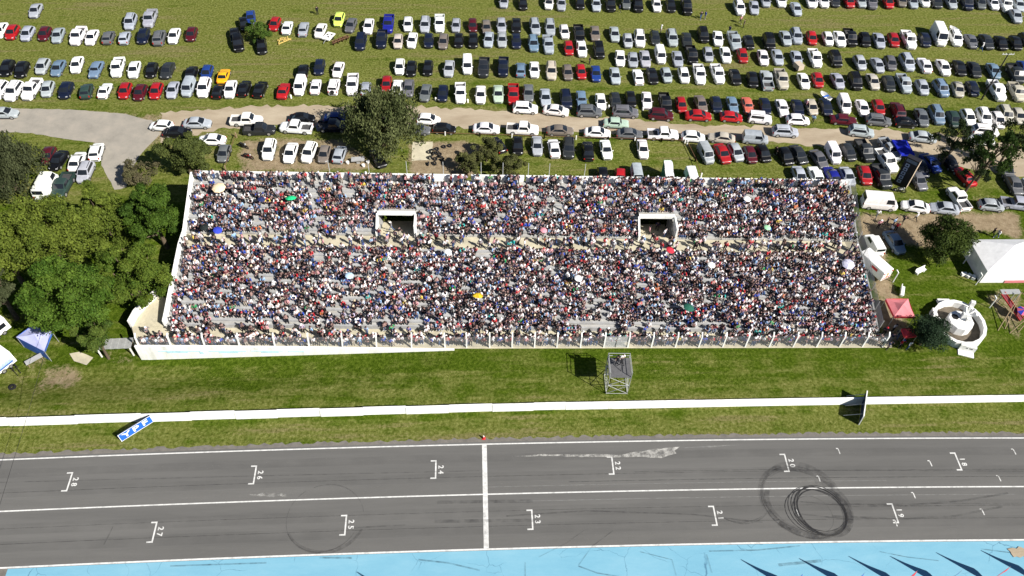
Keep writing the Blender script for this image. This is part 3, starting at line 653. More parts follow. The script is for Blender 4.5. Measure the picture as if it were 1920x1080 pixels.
def person_look():
    s, l, h = pick(SHIRTS), pick(LEGS), pick(HAIR); k = rng.uniform(.65, 1.15); sk = np.array([.42, .265, .235])*rng.uniform(.4, 1.1)
    pal = np.array([sk, np.array(s[1])*rng.uniform(.8, 1.1), np.array(l[1])*rng.uniform(.7, 1.3), h[1], [.05,.05,.05] if rng.random() < .5 else [.5,.5,.5], h[1]])
    return s[0], l[0], h[0], h[3], pal
def person_verts(tmpl, look, p, rz, sc):
    V, T, R = tmpl; V = V.copy(); hat = look[3]
    if not hat:
        b = R == 5; V[b] = V[R == 3].mean(0)*np.array([1, 1, 1])-np.array([0, 0, .03])
    V *= sc; V[:, 0] *= rng.uniform(.95, 1.18)
    c, s = cos(rz), sin(rz); W = np.stack([V[:, 0]*c-V[:, 1]*s, V[:, 0]*s+V[:, 1]*c, V[:, 2]], 1)
    return W+np.array(p), T, look[4][R]
class Crowd:
    def __init__(s): s.v = []; s.t = []; s.c = []; s.n = 0
    def add(s, *a):
        V, T, C = person_verts(*a); s.v.append(V); s.t.append(T+s.n); s.c.append(C); s.n += len(V)
    def build(s, name):
        return link(name, np_mesh(name, np.vstack(s.v), np.vstack(s.t), M['people'], np.clip(np.vstack(s.c), 0, 1)))
def vnoise(shape, cell):
    a = rng.random((int(shape[0]/cell)+3, int(shape[1]/cell)+3))
    def f(x, y):
        x, y = x/cell, y/cell; i, j = int(x), int(y); fx, fy = x-i, y-j
        return (a[i,j]*(1-fx)*(1-fy)+a[i+1,j]*fx*(1-fy)+a[i,j+1]*(1-fx)*fy+a[i+1,j+1]*fx*fy)
    return f
n1 = vnoise((100, 30), 2.1); n2 = vnoise((100, 30), 9)
crowd = Crowd(); n_people = 0
for i, (d, z) in enumerate(rows):
    s = .35
    while s < SL-.3:
        s += rng.uniform(.40, .54)
        if s > SL-.3: break
        inv = d > AD1-.1 and any(a-.4 < s < b+.4 for a, b in VOM)
        if inv and d < VD+.2: continue
        if inv and d < VD2-.1: z = AZ+2.03-.28
        else: z = rows[i][1]
        dens = 1.50-1.15*n1(s, (i*7.3) % 28)-.22*n2(s, d)*(1.5 if s < 30 else .5)
        if s < 22 and d > AD1: dens -= .10
        if i == 0: dens -= .25
        if i < 9 and s < 62: dens -= .12
        if rng.random() > dens: continue
        lk = person_look(); st = rng.random() < .13
        p = S(s+rng.uniform(-.06,.06), d+(TD-.18 if not st else .24)+rng.uniform(-.05,.05), z+(.0 if st else -.09))
        tm = (LOWS[rng.integers(0, 3)] if st else LOWT[rng.integers(0, 3)])
        crowd.add(tm, lk, tuple(p), SA+rng.normal(0, .35), rng.uniform(.97, 1.10)); n_people += 1
for k in range(230):     # on the terrace behind the top row and on the cross aisle
    s = rng.uniform(.5, SL-.5); lk = person_look()
    crowd.add(LOWS[rng.integers(0, 3)], lk, tuple(S(s, BD-rng.uniform(.25,.75), BZ)), SA+rng.normal(0, .5), rng.uniform(.94,1.08))
for k in range(170):
    s = rng.uniform(.5, SL-.5); dd = AD0+abs(rng.normal(.0, .8))+.2
    if dd > AD1-.3: continue
    crowd.add(LOWS[rng.integers(0, 4)], person_look(), tuple(S(s, dd, AZ)), SA+rng.normal(0, 1.2), rng.uniform(.94,1.08))
for k in range(330):     # second line behind the front fence, and people strolling on the terrace
    f = rng.uniform(.004, .985); q = FA+FD*(FLN*f)+Vector((-FD.y, FD.x, 0))*(rng.uniform(.4, 1.3) if rng.random() < .72 else rng.uniform(1.4, 2.9))
    crowd.add(LOWS[rng.integers(0, 3)], person_look(), (q.x, q.y, .05), SA+rng.normal(0, .5), rng.uniform(.96, 1.1))
for k in range(60):
    s = rng.uniform(.5, SL-.5); crowd.add(LOWT[rng.integers(0, 3)], person_look(), tuple(S(s, -.05, ZL0-.28)), SA+rng.normal(0, .3), rng.uniform(1, 1.12))
tag(crowd.build('seated_crowd'), 'dense crowd of spectators in mixed clothing filling the grandstand tiers', 'crowd', kind='stuff')
def one_person(p, rz, label_fn, group, sit=False, look=None, k=None):
    lk = look or person_look(); t = (HIT if sit else HIS); tm = t[rng.integers(0, len(t)-(0 if sit else 1))] if k is None else t[k]
    V, T, C = person_verts(tm, lk, (0, 0, 0), rz, rng.uniform(1.0, 1.1))
    o = link('person', np_mesh('person', V, T, M['people'], np.clip(C, 0, 1)), None, p)
    return tag(o, label_fn(lk), 'person', group)
# spectators at the front fence, bay by bay
bay_people = {}
for i in range(len(post_s)-1):
    a, b = post_s[i], post_s[i+1]; n = int((b-a)*(2.15 if i < 9 else 2.45)); 
    n = max(3, n-rng.integers(0, 3))
    for j in range(n):
        s = a+.3+(b-a-.5)*(j+rng.uniform(.1,.9))/n; dd = .38+abs(rng.normal(0, .3)) if rng.random() < .85 else rng.uniform(.6, 2.2)
        bay_people.setdefault(i, []).append((s, min(dd, 2.4)))
total = 0
for i, l in bay_people.items():
    l.sort()
    for j, (s, dd) in enumerate(l):
        q = FA+FD*s+Vector((-FD.y, FD.x, 0))*dd
        def lab(lk, i=i, j=j): return f"person in {lk[0]} top, {lk[2]}, {ordinal(j)} from left in the {ordinal(i)} fence bay"
        one_person((q.x, q.y, .05), SA+rng.normal(0, .3), lab, 'spectators standing behind the front fence'); total += 1

# ------------------------------------------------------------------ cars
CARP = {'W':('white',(.80,.80,.80)),'S':('silver',(.33,.36,.40)),'G':('grey',(.11,.115,.125)),'K':('black',(.004,.004,.005)),'N':('navy blue',(.006,.010,.028)),'B':('blue',(.012,.04,.2)),'L':('light blue',(.13,.20,.28)),'R':('red',(.34,.010,.014)),'M':('maroon',(.07,.006,.012)),'D':('charcoal',(.022,.025,.028)),'T':('beige',(.42,.39,.33)),'Y':('yellow',(.75,.36,.01)),'A':('lime green',(.55,.68,.12)),'E':('pale green',(.36,.46,.38)),'O':('salmon pink',(.52,.13,.09)),'P':('royal blue',(.01,.015,.20)),'F':('dark green',(.025,.05,.042)),'C':('brown grey',(.17,.145,.125))}
KIND = {'h':'hatchback','s':'sedan','u':'suv','p':'pickup_truck','v':'small_van','V':'large_van','o':'old_sedan','c':'coupe','j':'jeep'}
KLAB = {'h':'hatchback','s':'sedan','u':'SUV','p':'pickup truck','v':'small van','V':'large van','o':'old boxy sedan','c':'coupe','j':'jeep'}
KCAT = {'h':'car','s':'car','u':'car','p':'pickup truck','v':'van','V':'van','o':'car','c':'car','j':'car'}
#        L    W    H    belt hood  yA    yB    yD    yE     wheelR
SPEC = {'h':(3.85,1.68,1.48,.92,.82,-1.16,-.26,1.22,1.80,.30),'s':(4.35,1.72,1.45,.93,.82,-1.20,-.28,.85,1.60,.31),'u':(4.40,1.82,1.68,1.02,.94,-1.22,-.42,1.60,2.08,.35),'p':(5.15,1.84,1.76,1.08,1.02,-1.28,-.66,.52,.72,.37),
        'v':(4.15,1.70,1.82,1.05,.95,-1.35,-.72,1.90,2.02,.31),'V':(5.40,1.98,2.42,1.25,1.08,-2.25,-1.55,2.55,2.66,.34),'o':(4.30,1.66,1.40,.92,.86,-.92,-.50,.95,1.35,.30),'c':(4.10,1.74,1.32,.86,.76,-.88,-.12,.62,1.30,.31),'j':(3.90,1.74,1.82,1.10,1.06,-.85,-.58,1.72,1.86,.38)}
def car_parts(k):
    L, W, H, BZ_, HZ, yA, yB, yD, yE, wr = SPEC[k]; h = L/2; w = W/2; p = {}
    boxy = k in 'oj'; bm = bmesh.new()
    bed = k == 'p'; ed = yE+.04
    st = [(-h, HZ-.36, .62 if not boxy else .92), (-h+.05, HZ-.2, .74 if not boxy else .96), (-h+.16, HZ-.10, .87 if not boxy else .97), (-h+.34, HZ-.05, .95), (-h+.75, HZ+.0, .99), (yA, BZ_-.04, 1.0), (0, BZ_, 1.0)]
    if bed: st += [(ed, BZ_, 1.0), (ed+.01, .66, 1.0), (h-.1, .66, .99), (h, .60, .96)]
    elif k in 'soc': st += [(yE+.05, BZ_+.01, 1.0), (h-.3, BZ_-.02, .96), (h-.12, BZ_-.08, .89 if not boxy else .95), (h-.03, BZ_-.18, .78 if not boxy else .94), (h, BZ_-.36, .70 if not boxy else .93)]
    else: st += [(yE-.05, BZ_, 1.0), (h-.16, BZ_-.01, .95), (h-.04, BZ_-.12, .86), (h, BZ_-.4, .80)]
    rings = []
    for (y, zt, f) in st:
        hw = w*f; zb = .24
        ring = [(-hw*.94, zb), (-hw, zb+.2), (-hw, (zb+zt)/2), (-hw*.985, zt-.10), (-hw*.90, zt-.012), (-hw*.45, zt+.008), (hw*.45, zt+.008), (hw*.90, zt-.012), (hw*.985, zt-.10), (hw, (zb+zt)/2), (hw, zb+.2), (hw*.94, zb)]
        rings.append([bm.verts.new((x, y, z)) for x, z in ring])
    n = len(rings[0])
    for a, b in zip(rings[:-1], rings[1:]):
        for i in range(n): bm.faces.new((a[i], a[(i+1) % n], b[(i+1) % n], b[i]))
    bm.faces.new(rings[0]); bm.faces.new(rings[-1][::-1])
    for f in bm.faces: f.smooth = True
    # cabin
    wb = w*.93; wt = w*(.74 if k in 'hsc' else .78 if k in 'uo' else .84); zr = H; z0 = BZ_-.03
    cb = bmesh.new()
    def cv(x, y, z): return cb.verts.new((x, y, z))
    Ab = [cv(s*wb, yA, z0) for s in (-1, 1)]; Eb = [cv(s*wb, yE, z0) for s in (-1, 1)]
    Bt = [cv(s*wt, yB, zr-.05) for s in (-1, 1)]; Bc = cv(0, yB-.03, zr-.02); ym_ = (yB+yD)/2
    Ct = [cv(s*wt, ym_, zr-.025) for s in (-1, 1)]; Cc = cv(0, ym_, zr); Dt = [cv(s*wt, yD, zr-.07) for s in (-1, 1)]; Dc = cv(0, yD+.03, zr-.035); Ac = cv(0, yA-.07, z0); Ec = cv(0, yE+.05, z0)
    for q in ((Ab[0], Ac, Bc, Bt[0]), (Ac, Ab[1], Bt[1], Bc), (Bt[0], Bc, Cc, Ct[0]), (Bc, Bt[1], Ct[1], Cc), (Ct[0], Cc, Dc, Dt[0]), (Cc, Ct[1], Dt[1], Dc), (Dt[0], Dc, Ec, Eb[0]), (Dc, Dt[1], Eb[1], Ec)): cb.faces.new(q)
    for s in (0, 1):
        q = [Ab[s], Bt[s], Ct[s], Dt[s], Eb[s]]; cb.faces.new(q if s == 0 else q[::-1])
    cb.faces.new((Ab[0], Eb[0], Ec, Eb[1], Ab[1], Ac))
    bmesh.ops.recalc_face_normals(cb, faces=cb.faces)
    ed_ = [e for e in cb.edges if all(v.co.z > z0+.1 for v in e.verts) and abs(e.verts[0].co.x) > .1 and abs(e.verts[1].co.x) > .1]
    bmesh.ops.bevel(cb, geom=ed_, offset=.05, segments=2, affect='EDGES', profile=.5)
    tmp = bpy.data.meshes.new('t'); cb.to_mesh(tmp); cb.free(); bm.from_mesh(tmp); bpy.data.meshes.remove(tmp)
    bmesh.ops.recalc_face_normals(bm, faces=bm.faces)
    me = bpy.data.meshes.new(KIND[k]+'_body'); bm.to_mesh(me); bm.free(); me.materials.append(M['car']); me.materials.append(M['trim'])
    # trims: bumpers, sills, mirrors, number plate, bed walls
    x = MB()
    x.v = [v.co[:] for v in me.vertices]; x.f = [tuple(f.vertices) for f in me.polygons]; x.m = [0]*len(x.f)
    nb = len(x.f)
    x.box((0, -h+.07, .38), (W*.56, .16, .18), mi=1); x.box((0, h-.08, .40), (W*.62, .18, .18), mi=1)
    for s in (-1, 1): x.box((s*(w+.07), yA+.32, BZ_+.06), (.16, .10, .12), mi=0); x.box((s*(w-.03), 0, .26), (.1, L*.5, .1), mi=1)
    if bed:
        for s in (-1, 1): x.box((s*(w-.045), (ed+h)/2, .84), (.085, h-ed, .44))
        x.box((0, h-.045, .84), (W-.2, .08, .44)); x.box((0, ed+.05, .84), (W-.2, .08, .44))
    if k in 'uj' : 
        for s in (-1, 1): x.bar((s*wt*.86, yB+.25, zr+.03), (s*wt*.86, yD-.15, zr+.02), .05, .06, mi=1)
    if k == 'j': x.tube([(0, h+.02, .95), (0, h+.2, .95)], [.34, .34], 12, mi=1)
    me2 = x.mesh(KIND[k]+'_body', [M['car'], M['trim']], 40); bpy.data.meshes.remove(me); p['body'] = [(me2, None)]
    def pane(pts, name, mi='glass'):
        pts = [Vector(q) for q in pts]; nrm = (pts[1]-pts[0]).cross(pts[2]-pts[0]).normalized(); c = sum(pts, Vector())/len(pts)
        g = MB(); a = [q+nrm*.014 for q in pts]; b = [q-nrm*.03 for q in pts]; m_ = len(pts)
        g.v = [tuple(q) for q in a+b]; g.f = [tuple(range(m_))]+[(i, i+m_, (i+1) % m_+m_, (i+1) % m_) for i in range(m_)]; g.m = [0]*len(g.f)
        return g.mesh(KIND[k]+'_'+name, M[mi])
    def lerp(a, b, t): return tuple(Vector(a).lerp(Vector(b), t))
    A = [(s*wb, yA, z0) for s in (-1, 1)]; Bq = [(s*wt, yB, zr-.05) for s in (-1, 1)]; Dq = [(s*wt, yD, zr-.07) for s in (-1, 1)]; Eq = [(s*wb, yE, z0) for s in (-1, 1)]
    def win(a, b, nm, m1, m2, bulge):
        q = [lerp(a[0], b[0], m1), lerp(a[1], b[1], m1), lerp(a[1], b[1], 1-m2), lerp(a[0], b[0], 1-m2)]
        q = [(x_*.90, y_, z_) for x_, y_, z_ in q]; ca, cb_ = ((0, yA-.07, z0), (0, yB-.03, zr-.02)) if bulge < 0 else ((0, yE+.05, z0), (0, yD+.03, zr-.035)); mid0 = lerp(ca, cb_, m1); mid1 = lerp(ca, cb_, 1-m2)
        g = MB(); nn = Vector((0, -1 if bulge < 0 else 1, .8)).normalized()*.016
        pts = [Vector(t)+nn for t in (q[0], mid0, q[1], q[2], mid1, q[3])]
        g.v = [tuple(t) for t in pts]; g.f = [(0, 1, 4, 5), (1, 2, 3, 4)] if bulge < 0 else [(1, 0, 5, 4), (2, 1, 4, 3)]; g.m = [0, 0]
        return g.mesh(KIND[k]+'_'+nm, M['glass'])
    p['windscreen'] = [(win(A, Bq, 'windscreen', .16, .10, -.07), None)]
    p['rear_window'] = [(win(Eq, Dq, 'rear_window', .30 if k in 'hujvV' else .14, .14, .05), None)]
    sw = []
    for s in (0, 1):
        a_, b_, d_, e_ = A[s], Bq[s], Dq[s], Eq[s]
        if k in 'vV': d_ = (d_[0], yB+(1.0), d_[2]+.01); e_ = (e_[0], yB+1.05, e_[2])
        t0, t1 = .16, .84
        lo0 = lerp(a_, b_, t0); lo1 = lerp(e_, d_, t0); up0 = lerp(a_, b_, t1); up1 = lerp(e_, d_, t1)
        q = [lerp(lo0, lo1, .12), lerp(lo0, lo1, .92), lerp(up0, up1, .93), lerp(up0, up1, .06)]
        sw.append((pane(q if s else q[::-1], 'side_window'), None))
    p['side_window'] = sw
    g = MB(); seg = 14
    for sgn in (1,):
        g.tube([(-.1, 0, 0), (.1, 0, 0)], [wr, wr], seg); g.tube([(.101, 0, 0), (.108, 0, 0)], [wr*.66, wr*.6], 10, mi=1)
    wm = g.mesh(KIND[k]+'_wheel', [M['tyre'], M['rim']]); wy = L*.30
    p['wheel'] = [(wm, ((s*(w-.085), y, wr), 0 if s > 0 else pi)) for s in (-1, 1) for y in (-wy-.03, wy)]
    hl = MB(); hl.box((0, 0, 0), (.30 if not boxy else .24, .16, .11), taper=.85); hm = hl.mesh(KIND[k]+'_headlight', M['lamp'])
    p['headlight'] = [(hm, ((s*w*.68, -h+(.15 if not boxy else .06), HZ-.185), s*.45 if not boxy else 0)) for s in (-1, 1)]
    tl = MB(); tl.box((0, 0, 0), (.18, .10, .28 if k in 'huvVj' else .16)); tm = tl.mesh(KIND[k]+'_tail_light', M['tail'])
    p['tail_light'] = [(tm, ((s*w*.80, h-.06 if not bed else h-.02, BZ_-.22 if not bed else .8), 0)) for s in (-1, 1)]
    if bed:
        g = MB(); g.box((0, (ed+h)/2+.02, .672), (W-.2, h-ed-.17, .02)); p['cargo_bed'] = [(g.mesh('cargo_bed', M['liner']), None)]
    return p
PARTS = {k: car_parts(k) for k in SPEC}
# u,v in photo pixels; groups of (x offset, y offset, zoom, row, data). Code = kind + paint (+ r: tail towards the camera)
GRASS = [(0,-.55),(250,-.38),(450,-.32),(650,-.25),(800,-.1),(1000,.07),(1345,.27),(1700,.48),(1920,.56)]
ROWN = {'g0':'topmost grass row','g1':'second grass row from the top','g2':'third grass row from the top','g3':'fourth grass row from the top','g4':'fifth grass row, above the road','f':'line along the far road edge','n':'line along the near road edge','m':'those standing in the dirt road','b':'lot left of the willow','c':'row behind the middle of the stand','d':'upper row behind the stand\'s right end','e':'lower row behind the stand\'s right end','l':'cluster beside the left trees','t':'group around the small tree top left','q':'group to the right of the stand'}
DATA = [
 (0,0,4,'g1','5,225,sW 92,243,hR 207,252,hS 335,252,hM 437,263,sS 585,265,pW 690,278,sW 815,278,hGr 937,280,hSr 1075,272,hN 1195,278,uGr 1307,267,sW 1437,257,hM'),
 (0,0,4,'g0','268,78,sS 978,162,uS 1125,135,pS'),
 (0,0,4,'t','1880,130,sB~.1 1830,180,hK~.1 1760,262,sK~.1 1785,322,uK~.15 1962,345,sK~.2'),
 (0,0,4,'g3','55,510,hK 165,522,hK 320,498,hS 437,508,sL 578,483,sW 722,520,oL 882,500,pW 1008,520,sW 1138,525,hK 1257,527,sD 1437,545,hKr 1553,545,hB 1677,570,cYr'),
 (0,0,4,'g4','-5,675,uW 103,682,uW 237,665,pW 357,667,hS 495,677,hN 650,680,hFr 788,677,cWr 938,680,hR 1052,692,hM 1172,682,hR 1297,672,sS 1413,655,vS 1530,657,uW 1640,680,hKr 1730,667,sW 1832,660,sKr 1952,668,sKr'),
 (400,0,4,'g1','462,180,hR 555,205,cWr 677,217,oSr 805,228,sW 943,147,hA 1032,187,sG 1165,195,sW 1313,175,pP 1460,182,hW 1588,185,uS 1697,172,pW 1820,190,hS 1945,190,hM 2048,205,hC 2160,190,hS 2272,190,sK 2412,200,uS 2525,205,uS 2633,238,hW 2743,250,pK 2862,250,sC 3008,255,sS 3108,305,hS 3197,290,uW 3313,285,hD 3440,285,uS'),
 (400,0,4,'g2','1105,312,uN 1262,290,pN 1385,310,hT 1492,300,sW 1615,305,hN 1725,312,hC 1840,303,hK 1948,305,hK 2065,295,sS 2165,295,sS 2272,305,sN 2400,325,uL 2512,330,pS 2665,360,hR 2762,365,sW 2893,375,uK'),
 (400,0,4,'g3','673,530,hKr 795,503,hN 938,520,sW 1398,500,hW 1485,515,hK 1610,510,hK 1768,513,sS 1905,488,vW 2028,503,pD 2175,498,pN 2305,520,hLr 2408,520,sW 2535,530,uT 2657,543,hC 2757,538,hR 2868,550,sB 3012,567,sS 3185,575,oWr 3292,567,sK 3397,563,hS'),
 (400,0,4,'g4','527,680,cRr 650,645,vW 768,647,cWr 905,645,jWr 1043,630,pW 1145,663,hSr 1300,630,hR 1380,665,sW 1465,660,sG 1592,695,sG 1720,700,hN 1853,693,pW 2005,708,sW 2137,703,sE 2250,705,pR 2363,697,sG 2490,730,sS 2645,743,uN 2760,745,oL 2905,760,sW 3015,755,hD 3130,745,hK 3250,750,sW'),
 (800,0,4,'g0','580,10,hS 722,25,hK 917,20,hW 1010,25,sS 1150,20,hK 1270,30,sS 1380,30,uK 1495,15,sG 1585,32,uK 1723,35,sW 1830,38,sK 1950,45,pK'),
 (1200,0,4,'g0','745,55,uW 855,55,sS 940,5,hS 1055,0,sW 1170,65,sS 1280,5,sW 1375,5,hW'),
 (1520,0,4,'g0','15,5,hW 95,5,sW 180,5,hD 285,10,hR 370,5,sS 455,5,pG 580,15,hR 680,5,hC 760,10,sS 850,5,hW 940,10,sD 1050,15,sS 1170,20,uN 1270,20,hG 1365,22,sW 1460,28,pW 1555,35,sS 1535,118,sS'),
 (1200,0,4,'g1','350,300,sD 475,260,uK 583,287,sW 708,305,pS 815,318,hK 968,312,uK 1090,285,sS 1172,270,uS 1287,285,hR 1408,290,hW'),
 (1520,0,4,'g1','215,290,sW 297,278,pK 405,297,hK 510,303,sS 620,300,hR 735,295,pW 855,300,hN 965,262,VW 1087,285,uW 1200,308,sG 1315,312,sD 1425,320,sK 1535,320,sK 1610,295,hD'),
 (1200,0,4,'g2','50,435,sW~.2 147,448,hS 237,440,sS') if False else
 (800,0,4,'g2','1450,435,sW 1547,450,hS 1637,440,sS 1752,413,vW 1880,440,sS'),
 (1200,0,4,'g2','388,408,pK 510,408,hS 640,410,sW 768,417,hR 922,430,sW 1030,428,sS 1172,435,sS 1312,432,pW'),
 (1520,0,4,'g2','185,440,uK 368,470,hS 500,487,sS 597,473,hG 722,467,uS 852,487,sWr 993,505,sW 1115,508,sK 1225,520,sD 1370,530,sL 1535,550,pD 1600,510,sB'),
 (1200,0,4,'g3','328,565,hW 445,553,pW 582,550,pW 713,575,sK 843,597,hK 948,597,pSr 1060,590,pT 1225,605,sW 1332,600,hR'),
 (1520,0,4,'g3','200,605,sS 335,607,uK 465,610,sT 583,628,hD 700,622,pS 835,655,hS 978,660,uL 1103,672,hT 1212,665,hN 1395,675,pW 1545,685,pT'),
 (1200,0,4,'g4','190,768,pK 308,785,hR 455,778,sC 570,785,hN 692,785,oL 805,790,oO 937,795,sN 1065,808,oW 1180,808,sN 1285,803,hT 1393,800,sN'),
 (1520,0,4,'g4','252,783,vW 387,808,sW 508,805,hR 650,825,uMr 830,880,sG 945,860,uL 1070,895,hF 1180,880,hW 1300,877,uW 1400,900,hW 1460,860,uT 1555,870,hT'),
 (800,0,4,'f','740,810,uW> 970,830,sW> 1220,835,uG> 1490,840,uG> 1757,860,uM>'),
 (1200,0,4,'f','437,868,sR> 685,878,hR> 900,885,jW> 1185,900,hW>'),
 (1520,0,4,'f','245,900,oM> 510,902,uG> 713,920,hK>'),
 (0,0,4,'m','30,850,sS> 1210,943,hW< 1480,925,sS> 1850,900,pW>'),
 (400,0,4,'m','665,885,sK> 925,885,sB> 1615,898,hW>'),
 (800,0,4,'m','1420,925,oE>'), (1200,0,4,'m','1090,985,uS>'), (1520,0,4,'m','380,985,uS> 840,1030,sS> 1310,980,uW> 1285,1050,sW> 20,855,hS>') if False else (1520,0,4,'m','380,985,uS> 840,1030,sS> 1310,980,uW> 1285,1050,sW>'),
 (0,0,4,'n','1330,995,sK> 1590,1050,sW<'),
 (400,0,4,'n','345,968,pD> 620,955,pW< 895,945,pN> 1733,965,hK> 1530,972,sG>'),
 (800,0,4,'n','447,965,sW> 720,965,pW> 1000,980,sC> 1280,997,sW> 1522,1005,sG> 1772,1005,pW>'),
 (1200,0,4,'n','400,1027,hW> 612,1035,sT< 865,1035,vS>'),
 (400,170,4,'b','418,440,uW 580,465,sW 718,460,uW 832,475,hC 948,475,hSr 1235,505,sK~.5 80,470,hG'),
 (800,170,4,'c','535,405,cKr~.75 683,412,hK 828,412,sS 955,430,sWr 1065,430,uD 1210,450,sKr 1345,440,sW 1620,435,sW 1320,645,hK 1450,650,hR 1578,640,vS'),
 (1200,170,4,'d','495,470,vS~.62 617,470,sR~.5 718,462,hS~.5 825,478,hM~.45 925,470,hK~.4 1090,490,hK~.55 1187,478,sD~.65 1340,512,sG~.75 1450,470,vW~.42 1560,460,hD~.5'),
 (1540,200,4,'d','325,325,pD~.6 490,400,pW~.75 515,315,pS~.8 820,420,sB~.9 960,415,sK~.8'),
 (1200,170,4,'e','1195,640,sS~.4 1320,640,oWr~.5 1440,640,sPr~.5 1555,640,sS~.5 390,665,vW~.3'),
 (1540,200,4,'e','325,515,hR~.5 450,520,pD~.5 725,550,sG~.6 1075,525,oRr~.9 1445,585,sG~.5 1570,610,sS~.5 745,465,hN~.6'),
 (1540,200,4,'q','440,712,VW> 705,748,sW< 920,763,sS< 1030,685,pWr~.7 1275,740,hS> 1470,725,pS> 395,1030,vWr~.55 548,1015,sL~.6 1390,478,hG~.5'),
 (0,200,4,'l','365,365,hM~-.4 440,400,sK~-.5 580,410,sWr~-.5 725,335,hWr~-.3 345,590,VWr~-.5 470,590,pF~-.5 640,490,uS~-.5'),
]
cars = []
for ox, oy, zm, row, s in DATA:
    for tok in s.split():
        a = tok.split(','); u = ox+float(a[0])/zm; v = oy+float(a[1])/zm; code = a[2]; slope = None; face = 'f'
        if '~' in code: code, q = code.split('~'); slope = float(q)
        if code[-1] in '<>r': face = code[-1]; code = code[:-1]
        cars.append([u, v, code[0], code[1], face, slope, row])
byrow = {}
for c in cars: byrow.setdefault(c[6], []).append(c)
def pxdir(u, v, du, dv, z): 
    a, b = P(u-du*8, v-dv*8, z), P(u+du*8, v+dv*8, z); return (b-a).normalized()
for row, l in byrow.items():
    l.sort(key=lambda c: (c[0], c[1]))
    for i, (u, v, k, paint, face, slope, _) in enumerate(l):
        hz = SPEC[k][2]*.42; p = P(u, v, hz); p.z = float(height(p.x, p.y))
        if face in '<>':
            d = pxdir(u, v, 1, slope if slope is not None else np.interp(u, [0,400,900,1300,1700,1920], [.0,.01,.035,.06,.10,.13]), hz)
            if face == '<': d = -d
        else:
            d = pxdir(u, v, slope if slope is not None else float(np.interp(u, [g_[0] for g_ in GRASS], [g_[1] for g_ in GRASS])), 1, hz)
            if face == 'r': d = -d
        rz = math.atan2(d.x, -d.y)+rad(random.gauss(0, 2.2))      # the model faces -y
        name, c = CARP[paint]; j = random.uniform(.88, 1.1); jc = [min(.85, q*j*random.uniform(.96, 1.04)) for q in c]
        lab = f"{name} {KLAB[k]}, {ordinal(i)} from left in the {ROWN[row]}"
        if row in 'mtql': lab = f"{name} {KLAB[k]}, {ordinal(i)} from left of {ROWN[row]}" if row == 'm' else f"{name} {KLAB[k]}, {ordinal(i)} from left in the {ROWN[row]}"
        root = empty(KIND[k], p, rz, lab, KCAT[k], 'cars parked around the grandstand')
        sc = random.uniform(.97, 1.04); root.scale = (sc*.97, .96*sc*random.uniform(.98, 1.03), sc)
        for pn, items in PARTS[k].items():
            if pn == 'tail_light' and face == 'f' or pn == 'headlight' and face == 'r': continue
            for me, tr in items:
                o = link(pn, me, root, tr[0] if tr else None, tr[1] if tr else None)
                if pn == 'body': o.color = (*jc, 1)

